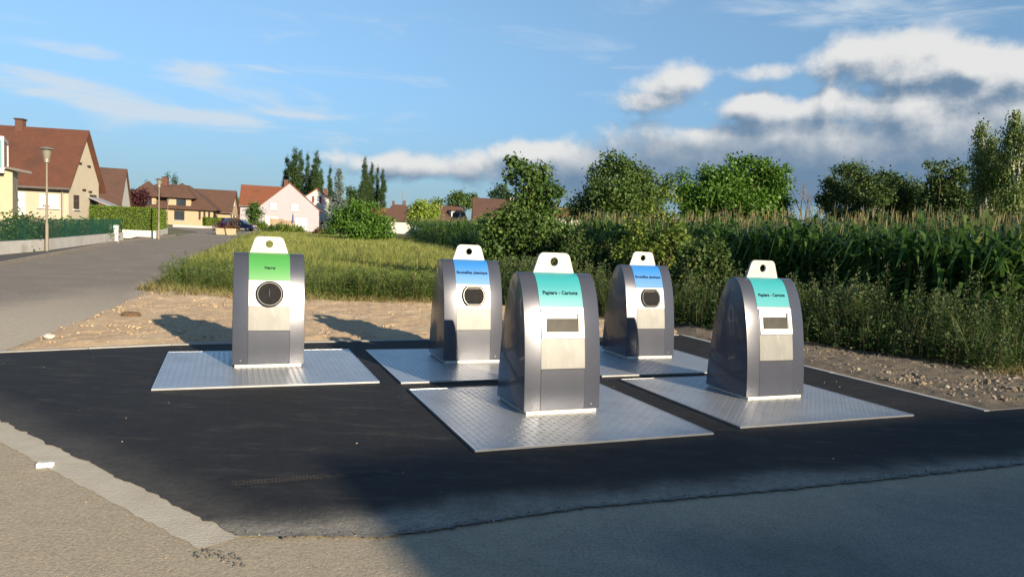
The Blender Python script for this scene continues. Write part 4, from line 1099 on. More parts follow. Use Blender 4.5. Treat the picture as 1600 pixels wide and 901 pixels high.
grass('meadow_grass', Pn, 0.36 * patchy(Pn, 0.7, 1, 0.35, 1.5) * np.clip(0.3 + 0.7 * fd / 1.0, 0.25, 1), 0.006, 44, M_ngrass, 'tall sunlit meadow grass behind the sandy soil')
grass('middle_meadow_grass', Pm, 0.36 * patchy(Pm, 0.3, 2), 0.011, 45, M_grass, 'meadow grass across the middle of the open field')
grass('far_meadow_grass', Pf, 0.36 * patchy(Pf, 0.2, 3), 0.020, 46, M_grass, 'meadow grass towards the white houses')
HERBS = [weed_arrays(470 + i, 0.75, 130, 0.048, i % 2 == 0, 0.28) for i in range(6)]
HM = [M_herb, M_seed, M_stalk]
belt('meadow_weeds', [(-8.0, 15.9), (-5.9, 15.3), (-4.2, 15.1), (-1.8, 15.8), (-0.4, 16.3), (-0.6, 18.5), (-8.8, 18.2)], 460, 0.4, 0.9, 47, HERBS, 'leafy weeds along the front edge of the meadow', 'weeds', HM)
belt('scattered_meadow_weeds', [(-10, 20), (0, 19), (1, 27), (-4, 45), (-17, 45)], 260, 0.45, 0.8, 48, HERBS, 'leafy weeds scattered through the meadow grass', 'weeds', HM)
VERGE = [(x + .05, y) for x, y in ROAD_R[2:6]] + [(x + 1.1, y) for x, y in ROAD_R[2:6]][::-1]
belt('road_verge_weeds', VERGE, 260, 0.35, 0.8, 56, LOWW + HERBS[:2], 'straggling weeds along the edge of the side road', 'weeds', HM)
Pd2 = scatter(VERGE, 5000, 57)
grass('road_verge_grass', Pd2, 0.22, 0.008, 58, M_dry, 'dry grass along the edge of the side road', 0.8)
M_clump = leaf_mat('dark_herb', (0.050, 0.105, 0.018), (0.105, 0.165, 0.030), (0.15, 0.18, 0.05), transl=0.3)
CM = [M_clump, M_herb, M_stalk]
belt('thick_weed_patch', [(-3.9, 15.2), (-1.9, 15.5), (-0.9, 16.2), (-1.2, 17.6), (-4.0, 17.0)], 190, 0.6, 1.0, 59, HERBS, 'thick dark green weed patch at the front of the meadow', 'weeds', CM)
belt('leafy_weed_patch', [(-8.0, 16.2), (-5.4, 15.3), (-5.2, 17.0), (-9.0, 20.5)], 190, 0.4, 0.8, 60, HERBS, 'leafy green weed patch beside the side road', 'weeds', CM)
belt('dark_weed_clumps', [(-10, 19), (-1, 17.5), (0, 22), (-3, 34), (-13, 34)], 70, 0.5, 0.85, 61, HERBS, 'darker weed clumps dotted through the meadow', 'weeds', CM)
Pd = scatter([(-8.3, 15.6), (-6.2, 14.6), (-4.4, 14.6), (-1.8, 15.3), (-1.0, 16.0), (-4.2, 15.8), (-7.2, 16.4), (-9.4, 20)], 3600, 49)
grass('dry_grass', Pd, 0.20, 0.007, 50, M_dry, 'dry brown grass where the meadow meets the sandy soil', 0.8)
Pr = scatter([(6.3, 9.3), (9, 10.2), (14, 12.2), (14, 12.6), (7, 10.2)], 2600, 51)
grass('dry_verge_grass', Pr, 0.16, 0.006, 52, M_dry, 'flattened dry grass at the foot of the weeds', 1.0)
Pt = scatter(BELT, 9000, 54)
grass('verge_grass', Pt, 0.75, 0.006, 55, M_vgrass, 'long dark grass growing through the verge weeds', 0.35)

# ------------------------------------------------------------------ the village
M_cream = mat('cream_render', (0.43, 0.385, 0.30), (0.40, 0.355, 0.275), rough=0.9, scale=1.5, bump=0.1, bscale=60)
M_yellow = mat('yellow_render', (0.38, 0.345, 0.235), (0.35, 0.315, 0.215), rough=0.9, scale=1.5)
M_ochre = mat('ochre_render', (0.38, 0.305, 0.20), (0.35, 0.28, 0.18), rough=0.9, scale=1.5)
M_wwall = mat('white_render', (0.325, 0.310, 0.345), (0.31, 0.295, 0.325), rough=0.9, scale=1.0)
M_ewall = mat('ivory_render', (0.50, 0.49, 0.45), (0.46, 0.45, 0.41), rough=0.9, scale=1.0)
M_pink = mat('pink_render', (0.50, 0.28, 0.20), (0.46, 0.26, 0.18), rough=0.9)
M_mint = mat('grey_green_render', (0.24, 0.30, 0.26), (0.21, 0.27, 0.23), rough=0.9)
M_orange = mat('orange_render', (0.40, 0.16, 0.06), (0.36, 0.14, 0.05), rough=0.9)
def tile_mat(name, c1, c2, c3):
    m = mat(name, c1, c2, rough=0.85, scale=2.2, c3=c3, s3=0.5); nt = m.node_tree; p = nt.nodes['Principled BSDF']
    t = nt.nodes.new('ShaderNodeTexCoord'); w = nt.nodes.new('ShaderNodeTexWave'); w.bands_direction = 'Z'; w.inputs['Scale'].default_value = 1.5; w.inputs['Distortion'].default_value = 2.0
    nt.links.new(t.outputs['Object'], w.inputs['Vector']); b = nt.nodes.new('ShaderNodeBump'); b.inputs['Strength'].default_value = 0.25; b.inputs['Distance'].default_value = 0.03
    nt.links.new(w.outputs[1], b.inputs['Height']); nt.links.new(b.outputs[0], p.inputs['Normal'])
    return m
M_rred = tile_mat('red_brown_tiles', (0.098, 0.036, 0.020), (0.082, 0.031, 0.018), (0.066, 0.027, 0.017))
M_rbrown = tile_mat('brown_tiles', (0.085, 0.044, 0.030), (0.072, 0.038, 0.026), (0.06, 0.033, 0.023))
M_rorange = tile_mat('orange_red_tiles', (0.165, 0.056, 0.026), (0.14, 0.048, 0.023), (0.12, 0.042, 0.022))
M_wfr = mat('white_joinery', (0.62, 0.62, 0.62), rough=0.5)
M_dfr = mat('dark_joinery', (0.05, 0.03, 0.022), rough=0.6)
M_shut = mat('dark_red_shutter', (0.16, 0.015, 0.03), rough=0.6)
M_blind = mat('white_blind', (0.66, 0.66, 0.66), rough=0.6)
M_pane = glass_mat('window_glass', (0.03, 0.04, 0.05))
M_teal_glass = glass_mat('teal_glass', (0.13, 0.26, 0.26), 0.12)
M_gut = mat('zinc_gutter', (0.22, 0.20, 0.18), rough=0.5, metal=0.4)
M_chim = mat('chimney_brick', (0.11, 0.05, 0.035), rough=0.9, scale=6)
M_flower = leaf_mat('red_flowers', (0.45, 0.02, 0.02), (0.55, 0.05, 0.03), transl=0.2)

def face_front(y=0.0): return Matrix(((1, 0, 0, 0), (0, 1, 0, y), (0, 0, 1, 0), (0, 0, 0, 1)))
def face_side(x): return Matrix(((0, -1, 0, x), (1, 0, 0, 0), (0, 0, 1, 0), (0, 0, 0, 1)))   # u runs along y, outwards is +x
def window(par, F, u, z, w, h, fr=M_wfr, pane=M_pane, shutter=None, sill=True, open_=1.0):
    b = MB(); t = 0.07
    for (a, c, d, e) in ((-w / 2, w / 2, 0, t), (-w / 2, w / 2, h - t, h), (-w / 2, -w / 2 + t, t, h - t), (w / 2 - t, w / 2, t, h - t), (-t / 2, t / 2, t, h - t)):
        b.box(u + a, u + c, -0.05, 0.02, z + d, z + e, M=F)
    o = b.build('window', fr, par)
    MB().box(u - w / 2 + t, u + w / 2 - t, -0.018, 0.02, z + t, z + h - t, M=F).build('pane', pane, o)
    if sill: MB().box(u - w / 2 - .08, u + w / 2 + .08, -0.14, 0.02, z - .08, z - .003, M=F).build('sill', M_wfr, o)
    if shutter:
        for sx in (-1, 1): MB().box(u + sx * (w / 2 + .02), u + sx * (w / 2 + .02 + w * .48), -0.06, -0.005, z, z + h, M=F).build('shutter', shutter, o)
    return o
def door(par, F, u, z, w, h, m=M_wfr, lights=3):
    o = MB().box(u - w / 2, u + w / 2, -0.04, 0.02, z, z + h, M=F).build('door', m, par)
    for k in range(lights): MB().box(u - .09, u + .09, -0.055, -0.035, z + .45 + k * .5, z + .63 + k * .5, M=F).build('door_light', M_pane, o)
    MB().box(u + w * .36, u + w * .42, -0.10, -0.04, z + 1.0, z + 1.04, M=F).build('handle', M_gut, o)
def chimney(par, x, y, z0, z1, w=0.55, m=M_chim):
    o = MB().box(x - w / 2, x + w / 2, y - w / 2, y + w / 2, z0, z1).build('chimney', m, par)
    MB().box(x - w / 2 - .06, x + w / 2 + .06, y - w / 2 - .06, y + w / 2 + .06, z1 + .002, z1 + .1).build('chimney_cap', M_dfr, o)
def gable_body(par, L, D, eave, ridge, axis, wm, rm, over=0.45, gover=0.3, th=0.16, off=(0, 0, 0), nm=('wall', 'roof'), gutter=True):
    ox, oy, oz = off
    half = (D if axis == 'x' else L) / 2; sl = (ridge - eave) / half
    pent = [(0, -.4), (2 * half, -.4), (2 * half, eave), (half, ridge), (0, eave)]
    e = over; chev = [(-e, eave - sl * e + .02), (half, ridge + .02), (2 * half + e, eave - sl * e + .02), (2 * half + e, eave - sl * e + .02 + th), (half, ridge + .02 + th * 1.25), (-e, eave - sl * e + .02 + th)]
    if axis == 'x':
        sh = lambda P: [(p[0] + oy, p[1] + oz) for p in P]
        w = MB().prism(sh(pent), ox, ox + L, 'x').build(nm[0], wm, par); r = MB().prism(sh(chev), ox - gover, ox + L + gover, 'x').build(nm[1], rm, par)
        if gutter:
            MB().tube([(ox - gover, oy - e - .06, oz + eave - sl * e + .06), (ox + L + gover, oy - e - .06, oz + eave - sl * e + .06)], .075, 6).build('gutter', M_gut, r)
    else:
        sh = lambda P: [(p[0] + ox, p[1] + oz) for p in P]
        w = MB().prism(sh(pent), oy, oy + D, 'y').build(nm[0], wm, par); r = MB().prism(sh(chev), oy - gover, oy + D + gover, 'y').build(nm[1], rm, par)
    return w, r
def hip_mesh(L, D, eave, ridge, over, inset, th=0.14, off=(0, 0)):
    x0, x1, y0, y1 = off[0] - over, off[0] + L + over, off[1] - over, off[1] + D + over; ym = (y0 + y1) / 2
    b = MB(); z0 = eave - 0.1
    b.add([(x0, y0, z0), (x1, y0, z0), (x1, y1, z0), (x0, y1, z0), (x0, y0, z0 + th), (x1, y0, z0 + th), (x1, y1, z0 + th), (x0, y1, z0 + th), (x0 + inset, ym, ridge), (x1 - inset, ym, ridge)],
          [(3, 2, 1, 0), (0, 1, 5, 4), (1, 2, 6, 5), (2, 3, 7, 6), (3, 0, 4, 7), (4, 5, 9, 8), (5, 6, 9), (6, 7, 8, 9), (7, 4, 8)])
    return b
def zat(px, py, Y): return at(px, py, Y).z - tz(Y)

# cream house with the big red-brown roof behind the green fence
c = ground_at(107, 50.0); c.z += 0.6; LA, DA = 12.0, 4.7; TA = 0.13; EXA = Vector((math.cos(TA), math.sin(TA), 0))
A = thing('cream_house', 'cream house with a large red brown gable roof behind the green fence', 'house', c - EXA * LA, TA)
ea, ri = zat(107, 286, 50) - .35, zat(134, 209, 52.8) - .6
w_, r_ = gable_body(A, LA, DA, ea, ri, 'x', M_cream, M_rred, 0.5, 0.35)
F0, F1 = face_front(), face_side(LA)
door(A, F0, LA - 3.3, 0.05, 0.95, 2.1)
wi = window(A, F0, LA - 1.25, 1.15, 1.25, 0.95, M_wfr, M_blind)
for k in range(3):
    link('flower_pot', crown_mesh('flower_pot', [(LA - 1.55 + k * .16, -.12, 1.27, .07, .06, .06)], 40, .05, M_flower, 900 + k, 8), wi)
for (u, z, h) in ((1.1, 1.15, 1.0), (2.3, 2.5, .16)): window(A, F1, u, z, .75 if h > .5 else .5, h, M_dfr, M_pane, sill=h > .5)
for (u, z) in ((1.6, 4.4), (3.0, 4.3), (3.2, 2.45)):
    MB().box(u - .2, u + .2, -.1, .02, z, z + .12, M=F1).build('beam_end', M_dfr, w_)
MB().box(3.2, 4.3, -.03, .02, 0, 2.3, M=F1).build('entry_shade', M_dfr, A)  # dark colour stands in for the shade of the entry recess under the canopy
cn = MB(); cn.prism([(LA + .02, 2.05), (LA + 1.9, 1.35), (LA + 1.9, 1.42), (LA + .02, 2.14)], 2.9, 4.7, 'y'); can = cn.build('canopy', mat('pale_canopy', (0.26, 0.27, 0.29), rough=0.6), A)
for yy in (3.0, 4.6): MB().tube([(LA + 1.82, yy, -.8), (LA + 1.82, yy, 1.36)], .05, 6).build('canopy_post', M_wfr, can)
chimney(r_, LA - 4.3, DA / 2, ri - .4, ri + .65, .5)
MB().tube([(LA - 2.6, 3.1, ea + (ri - ea) * .62), (LA - 2.6, 3.0, ea + (ri - ea) * .62 + .45)], .15, 8).build('roof_vent', mat('clay_vent', (0.30, 0.14, 0.07), rough=0.8), r_)
MB().tube([(LA - .35, -.12, ea - .35), (LA - .35, -.12, 0)], .055, 8).build('downpipe', M_gut, A)

# pale yellow building with the glass box balcony
c = ground_at(20, 40.0)
B0 = thing('yellow_building', 'pale yellow building with a white framed glass box on its upper floor', 'building', c - Vector((math.cos(.56), math.sin(.56), 0)) * 8, .56)
hz_ = zat(23, 266, 40)
MB().box(0, 8, 0, 5, -.4, hz_).build('wall', M_yellow, B0)
MB().box(-.1, 8.12, -.12, 5.1, hz_ + .003, hz_ + .12).build('roof', M_gut, B0)
zb, zt_ = zat(12, 268, 39.5), zat(12, 214, 39.5)
gx = 7.65
fr = MB()
for (a, b_, c_, d_, e_, f_) in ((2, gx, -.55, 3, zb - .1, zb + .14), (2, gx, -.55, 3, zt_ - .2, zt_), (gx - .09, gx, -.55, -.4, zb + .14, zt_ - .2), (gx - .09, gx, 2.85, 3, zb + .14, zt_ - .2), (2, 2.1, -.55, 3, zb + .14, zt_ - .2)): fr.box(a, b_, c_, d_, e_, f_)
bx_ = fr.build('glass_box_frame', M_wfr, B0)
MB().box(2.1, gx - .02, -.5, -.46, zb + .142, zt_ - .202).build('pane', M_teal_glass, bx_)
MB().box(gx - .06, gx - .03, -.39, 2.84, zb + .142, zt_ - .202).build('pane', M_teal_glass, bx_)
MB().box(2.1, gx - .15, 1.2, 2.8, zb + .142, zt_ - .202).build('room_block', M_yellow, bx_)
MB().tube([(7.7, -.3, hz_ + .1), (8.9, -.35, hz_ - .1)], [.07, .09], 6).build('gutter_arm', M_gut, B0)

# brown roofed house behind
c = ground_at(187, 78)
B1 = thing('brown_roof_house', 'white walled house with a plain brown roof showing behind the cream house', 'house', c - EX * 13, TH)
gable_body(B1, 13, 9, zat(187, 323, 78) + .3, zat(187, 266, 82), 'x', M_ewall, M_rbrown, .5, .2)

# long hipped house with dormers
c = ground_at(186, 118); c.z += 0.2
Cc = thing('hipped_house', 'ochre house with brown hipped roofs and two hipped dormers', 'house', c, .2)
LC, DC = 14.6, 8.0; ec, rc = zat(250, 326, 119), zat(270, 289.5, 123)
MB().box(0, LC, 0, DC, -.5, ec - .1).build('wall', M_ochre, Cc)
rr = hip_mesh(LC, DC, ec, rc, .7, 5.4).build('roof', M_rbrown, Cc)
for (u, w, h) in ((1.9, 1.5, 1.3), (4.6, 1.6, 1.4), (9.3, 1.6, 1.6)): window(Cc, face_front(), u, .55, w, h, M_dfr, M_pane)
for k in range(3): window(Cc, face_front(), 12.5 + k * .75, .8, .32, 1.4, M_dfr, M_pane, sill=False)
for (u, w) in ((4.0, 3.3), (9.3, 3.6)):
    d = MB().box(u - w / 2, u + w / 2, -.15, 3.0, ec + .1, ec + 1.75).build('dormer', M_ochre, Cc)
    hip_mesh(w, 3.4, ec + 1.85, rc + .2, .75, w * .5 + .62, .12, (u - w / 2, -.15)).build('dormer_roof', M_rbrown, d)
    MB().box(u - .75 + .3, u + .75 + .3, -.2, -.14, ec + .45, ec + 1.6).build('dormer_window', M_pane, d)
chimney(rr, 6.0, DC / 2, rc - .3, rc + 1.1, .9)
gable_body(Cc, 6.6, 7, ec + .2, rc - .55, 'x', M_ochre, M_rbrown, .6, .4, off=(LC - 4.6, 4.2, 0), nm=('wing_wall', 'wing_roof'))
Fw = face_side(LC - 4.6 + 6.6)
for (u, z) in ((6.0, .8), (9.0, .8), (7.6, 3.6)): window(Cc, Fw, u, z, .8, 1.2, M_wfr, M_pane, M_dfr if z < 2 else None)

c = ground_at(336, 135)
C2 = thing('small_brown_house', 'low cream house with a plain brown roof behind the parked car', 'house', c, TH)
gable_body(C2, 4.6, 7, zat(350, 337, 135) - .1, zat(345, 317, 138), 'x', M_cream, M_rbrown, .4, .2)
c = ground_at(368, 140)
C3 = thing('cream_gable_house', 'small cream gable peeping out beside the red roofed white house', 'house', c, TH)
gable_body(C3, 5.0, 6, zat(370, 333, 140), zat(379, 316, 140), 'y', M_cream, M_rbrown, .4, .3)

# white house with the orange-red roof: front gable and a wing along the street
TD = 0.30; ed = Vector((math.cos(TD), math.sin(TD), 0))
c = ground_at(403, 108)
Dh = thing('white_gable_house', 'large white gabled house with an orange red roof and roller blinds', 'house', c, TD)
LD = 8.9; e_d, r_d = zat(480, 331, 109) + .35, zat(446, 286, 109)
wd_, rd_ = gable_body(Dh, LD, 9, e_d, r_d, 'y', M_wwall, M_rorange, .35, .12, .14)
gable_body(Dh, 7.5, 7.5, zat(385, 323, 108) + .3, zat(400, 291, 111), 'x', M_wwall, M_rorange, .35, .2, off=(-2.6, 0.55, 0), nm=('wing_wall', 'wing_roof'))
F0 = face_front()
for u in (2.2, 5.3): window(Dh, F0, u, 3.1, 1.15, 1.2, M_gut, M_blind)
for (u, w) in ((2.0, 2.1), (6.3, 1.9)): window(Dh, F0, u, .1, w, 2.1, M_gut, M_blind, sill=False)
window(Dh, face_front(0.55), -1.0, .5, 1.1, 1.2, M_wfr, M_teal_glass)
chimney(rd_, LD / 2 - .6, 4.5, r_d - .6, r_d + .7, .6)
MB().tube([(LD + .05, -.06, e_d - .2), (LD + .05, -.06, e_d - .9)], .06, 6).build('wall_lamp', M_dfr, Dh)

c = ground_at(463, 122)
Eh = thing('ivory_gable_house', 'ivory gabled house with dark red shutters behind the larger white house', 'house', c, 0.25)
LE = 6.5; r_e = zat(492, 295, 122); e_e = zat(518, 321, 122) + .25
gable_body(Eh, LE, 9, e_e, r_e, 'y', M_ewall, M_rorange, .4, .25, .16)
window(Eh, F0, 3.25, e_e + .1, .8, 1.1, M_wfr, M_blind, M_shut); window(Eh, F0, 4.9, .9, .9, .8, M_wfr, M_pane, M_shut)
chimney(Eh, 4.6, 4.0, r_e - 1.5, r_e + .3, .6)

def antenna(par, x, y, z, h):
    a = MB(); a.tube([(x, y, z), (x, y, z + h)], .04, 5)
    for k, w in enumerate((.6, .45, .7)): a.tube([(x - w, y, z + h * (.55 + .2 * k)), (x + w, y, z + h * (.55 + .2 * k))], .03, 4)
    a.build('antenna', M_gut, par)
c = ground_at(598, 140); Fh = thing('brown_hip_house', 'house with a dark brown hipped roof and two chimneys beyond the maize', 'house', c, 0.15)
zf, ze = zat(620, 319, 143), zat(620, 345, 140)
MB().box(0, 6.0, 0, 7, -.4, max(.6, ze)).build('wall', M_ewall, Fh)
r2 = hip_mesh(6.0, 7, max(.7, ze) + .1, zf, .7, 2.4).build('roof', M_rbrown, Fh)
chimney(r2, 1.8, 3.5, zf - .8, zf + .55, .5); chimney(r2, 4.0, 3.5, zf - .6, zf + .7, .5); antenna(r2, 3.6, 3.6, zf - .2, 2.9)
c = ground_at(566, 150); F2 = thing('red_roof_house', 'low house with an orange red roof partly behind the cherry tree', 'house', c, 0.1)
gable_body(F2, 6.0, 7, zat(580, 338, 150) , zat(580, 325, 153), 'x', M_ewall, M_rorange, .4, .2)
c = ground_at(690, 130); I_ = thing('orange_house', 'small orange house gable beside the dark round tree', 'house', c, 0.2)
gable_body(I_, 3.2, 6, zat(692, 334, 130), zat(696, 322, 130), 'y', M_orange, M_rorange, .3, .2)
c = ground_at(702, 108); G_ = thing('pink_house', 'pink gabled house with a white dormer on its brown roof', 'house', c - Vector((1.5, 0, 0)), TH)
gz0, gz1 = zat(706, 347, 109), zat(734, 325, 112)
gable_body(G_, 4.4, 8, gz0, gz1, 'x', M_pink, M_rbrown, .4, .2)
dm = MB().box(2.0, 3.5, .8, 2.8, gz0 + .6, gz0 + 1.7).build('dormer', M_wfr, G_)
MB().box(2.15, 3.35, .75, .81, gz0 + .75, gz0 + 1.55).build('dormer_window', M_pane, dm); MB().box(1.9, 3.6, .6, 2.9, gz0 + 1.703, gz0 + 1.85).build('dormer_roof', M_rbrown, dm)
window(G_, face_side(4.4), 3.0, .9, .8, .9)
c = ground_at(740, 102); H_ = thing('big_brown_roof_house', 'grey green house with one big brown roof behind the plum tree', 'house', c, 0.08)
gable_body(H_, 10.5, 10, zat(745, 352, 102) + .2, zat(770, 312, 107), 'x', M_mint, M_rbrown, .5, .3)
chimney(H_, 5.6, 5, zat(770, 312, 107) - .5, zat(770, 312, 107) + .45, .6, M_cream)
c = ground_at(862, 120); J_ = thing('far_red_house', 'reddish roof showing through the gap beside the plum tree', 'house', c, 0.1)
gable_body(J_, 6, 7, zat(870, 338, 120), zat(870, 325, 123), 'x', M_ewall, M_rorange, .4, .2); chimney(J_, 1.2, 3.5, zat(870, 325, 123) - .4, zat(870, 325, 123) + .6, .5, M_ewall)

# steep hipped house across the old street, behind the photographer: it casts the long shadow on the paving
tip = Vector((-1.32, 4.83, 0)); hz7 = 7.5
Rg = tip + SUN_H * (hz7 / math.tan(SUN_EL))
sa, sb, dz_ = 0.41, 0.84, 3.5
K_ = thing('steep_roofed_house', 'cream house with a steep hipped brown roof across the old street', 'house', Vector((Rg.x, Rg.y, 0)), TH)
LK = 17.0; bk = MB(); W2 = sb * dz_; ez = hz7 - dz_
bk.add([(0, 0, hz7), (LK, 0, hz7), (-sa * dz_, -W2, ez), (LK + sa * dz_, -W2, ez), (LK + sa * dz_, W2, ez), (-sa * dz_, W2, ez)], [(0, 1, 3, 2), (1, 0, 5, 4), (0, 2, 5), (1, 4, 3), (2, 3, 4, 5)])
bk.build('roof', M_rbrown, K_)
MB().box(-sa * dz_ + .5, LK + sa * dz_ - .5, -W2 + .5, W2 - .5, -.3, ez - .01).build('wall', M_cream, K_)
for k in range(5): window(K_, Matrix.Rotation(math.pi, 4, 'Z') @ face_front(-(W2 - .5)), -1.5 - k * 3.4, .9, 1.1, 1.3, M_wfr, M_pane, M_dfr)

# ------------------------------------------------------------------ street furniture and gardens
M_pole = mat('lamp_pole', (0.20, 0.175, 0.135), (0.17, 0.15, 0.115), rough=0.6, metal=0.2)
M_lglass = glass_mat('lamp_glass', (0.20, 0.19, 0.15), 0.15)
M_lhead = mat('lamp_metal', (0.28, 0.26, 0.22), rough=0.45, metal=0.4)
lamp0 = None
LAMPS = [((-17.86, 27.2), 'beige street lamp with a conical lantern standing against the low grey wall'), ((-23.52, 47.1), 'beige street lamp standing at the corner of the trimmed hedge'),
         (tuple(ground_at(210, 108)[:2]), 'small distant street lamp beside the purple leaved tree'), (tuple(ground_at(262, 112)[:2]), 'small distant street lamp before the hipped dormer'),
         (tuple(ground_at(279, 128)[:2]), 'small distant street lamp beside the narrow slot windows'), (tuple(ground_at(348, 140)[:2]), 'small distant street lamp behind the concrete planters')]
for i, (p, lab) in enumerate(LAMPS):
    if lamp0 is None:
        t = thing('street_lamp', lab, 'street lamp', (p[0], p[1], tz(p[1])), 0, 'street lamps along the road')
        MB().tube([(0, 0, -.1), (0, 0, 1.12), (0, 0, 1.16), (0, 0, 3.42)], [.065, .062, .042, .036], 12).build('pole', M_pole, t, 40)
        hd = MB().lathe([(.045, 3.42), (.10, 3.44), (.11, 3.60), (.05, 3.61)], 16).build('lantern_base', M_lhead, t, 40)
        MB().lathe([(.11, 3.61), (.165, 3.93), (.158, 3.93), (.10, 3.61)], 20).build('lantern_glass', M_lglass, hd, 40)
        MB().lathe([(.26, 3.93), (.27, 3.945), (.15, 4.0), (.02, 4.03)], 20).build('lantern_cap', M_lhead, t, 40)
        lamp0 = t
    else:
        t = copy_tree(lamp0); t.location = (p[0], p[1], tz(p[1])); t['label'] = lab

def lerp2(a, b, t): return Vector((a[0] + (b[0] - a[0]) * t, a[1] + (b[1] - a[1]) * t))
# pavement with kerb along the far side of the road
KB = [(-11.9, 12.0), (-14.81, 20.5), (-22.29, 40.4), (-24.6, 48.3), (-27.23, 57.3)]
WL = [(-13.6, 12.6), (-17.22, 23.83), (-22.73, 41.42), (-25.9, 49.0), (-29.2, 58.0)]
wp = strip('pavement', [(x, y) for x, y in WL][:] , [(x - .14, y) for x, y in KB], 0.09, M_walk)
M_rkerb = mat('worn_kerb', (0.24, 0.21, 0.175), (0.19, 0.17, 0.14), rough=0.9, scale=3)
kb = strip('road_kerb', [(x - .139, y) for x, y in KB], [(x, y) for x, y in KB], 0.094, M_rkerb)
kf = MB(); pr = KB
kf.add([(x, y, tz(y) + z) for x, y in pr for z in (-.05, .094)], [(2 * i, 2 * i + 2, 2 * i + 3, 2 * i + 1) for i in range(len(pr) - 1)])
kf.build('kerb_face', M_rkerb)['kind'] = 'structure'

def wall_run(name, label, pts, h, th, m, group=None):
    o = pts[0]; t = thing(name, label, 'wall', (o[0], o[1], tz(o[1])), 0, group); b = MB(); vs = []
    for i, p in enumerate(pts):
        d = (Vector(pts[min(i + 1, len(pts) - 1)]) - Vector(pts[max(i - 1, 0)])).normalized(); n = Vector((-d.y, d.x)) * th; z = tz(p[1]) - tz(o[1])
        for (q, zz) in ((Vector(p), -.2), (Vector(p) + n, -.2), (Vector(p) + n, h), (Vector(p), h)): vs.append((q.x - o[0], q.y - o[1], z + zz))
    fs = []
    for i in range(len(pts) - 1):
        for k in range(4): fs.append((4 * i + k, 4 * i + (k + 1) % 4, 4 * i + 4 + (k + 1) % 4, 4 * i + 4 + k))
    fs += [(0, 1, 2, 3), tuple(4 * (len(pts) - 1) + k for k in (3, 2, 1, 0))]
    b.add(vs, fs).build('wall_body', m, t)
    return t
M_gwall = mat('grey_wall', (0.44, 0.43, 0.41), (0.38, 0.37, 0.355), rough=0.9, scale=2, c3=(0.29, 0.28, 0.26), s3=1.2)
M_wwall2 = mat('whitewashed_wall', (0.52, 0.50, 0.45), (0.45, 0.43, 0.39), rough=0.9, scale=2, c3=(0.34, 0.33, 0.30), s3=1.0)
W0, W1 = (-13.6, 12.6), (-22.73, 41.42)
FW = [W0, (-17.22, 23.83), (-18.05, 27.4), W1]
wall_run('fence_wall', 'low grey concrete wall carrying the green mesh fence', FW, 0.52, 0.2, M_gwall)
M_fence = mat('green_fence', (0.006, 0.045, 0.030), (0.005, 0.038, 0.025), rough=0.5)
o = (-13.7, 12.7); fe = thing('mesh_fence', 'dark green wire mesh fence on the low grey wall', 'fence', (o[0], o[1], 0))
L_ = (Vector(W1) - Vector(W0)).length; nb = 13; dv = (Vector(W1) - Vector(W0)).normalized(); nv = Vector((-dv.y, dv.x)) * .1
def fpt(s):
    y = W0[1] + dv.y * s; x = float(np.interp(y, [p[1] for p in FW], [p[0] for p in FW])) + nv.x
    return Vector((x - o[0], y - o[1] + nv.y, tz(y)))
for k in range(nb + 1):
    p = fpt(L_ * k / nb); MB().box(-.025, .025, -.025, .025, .50, 1.30, M=Matrix.Translation(p)).build('post', M_fence, fe)
for k in range(nb):
    b = MB(); s0, s1 = L_ * k / nb, L_ * (k + 1) / nb
    n_ = 40
    for i in range(1, n_):
        p = fpt(s0 + (s1 - s0) * i / n_); b.add([p + Vector((-.0015, -.006, .53)), p + Vector((.0015, .006, .53)), p + Vector((.0015, .006, 1.28)), p + Vector((-.0015, -.006, 1.28))], [(0, 1, 2, 3)])
    a_, c_ = fpt(s0), fpt(s1)
    for z in (.54, .72, .90, 1.08, 1.26):
        b.add([a_ + Vector((0, 0, z)), c_ + Vector((0, 0, z)), c_ + Vector((0, 0, z + .010)), a_ + Vector((0, 0, z + .010))], [(0, 1, 2, 3)])
    m_ = b.build('mesh_panel', M_fence, fe); m_['kind'] = 'stuff'
# shrubs behind the fence
SH = [(30.2, M_lred, 'red brown'), (27.8, M_lshade, 'dark green'), (32.6, M_lmid, 'mid green'), (34.8, M_lred, 'rust tinged'), (36.8, M_lmid, 'dense green'), (38.6, M_lshade, 'loose dark'), (25.8, M_lshade, 'broad dark'), (40.4, M_loak, 'brighter green')]
for i, (y, m_, wd) in enumerate(SH):
    x = float(np.interp(y, [p[1] for p in FW], [p[0] for p in FW])) - 1.2; hh = 1.02 + .2 * ((i * 5) % 3)
    tree('garden_shrub', wd + ' garden shrub behind the green mesh fence', 'shrub', (x, y, tz(y)), [(random.uniform(-.5, .5), random.uniform(-.8, .8), hh * random.uniform(.3, .8), .6, .8, .4) for _ in range(7)], 1700, 0.12, m_, M_bark, .04, 'garden shrubs behind the fence', 500 + i, 4, kind='foliage')
# meter cabinet
p = ground_at(176, 39.4); mc = thing('meter_cabinet', 'white meter cabinet set into the end of the low grey wall', 'cabinet', (p.x + .1, 39.4, tz(39.4)), .33)
MB().box(-.20, .20, -.14, .14, -.05, .92).build('casing', M_wfr, mc); MB().box(-.22, .22, -.16, .16, .922, .96).build('lid', M_wwall2, mc); MB().box(-.15, .15, -.155, -.142, .35, .86).build('door', M_blind, mc)

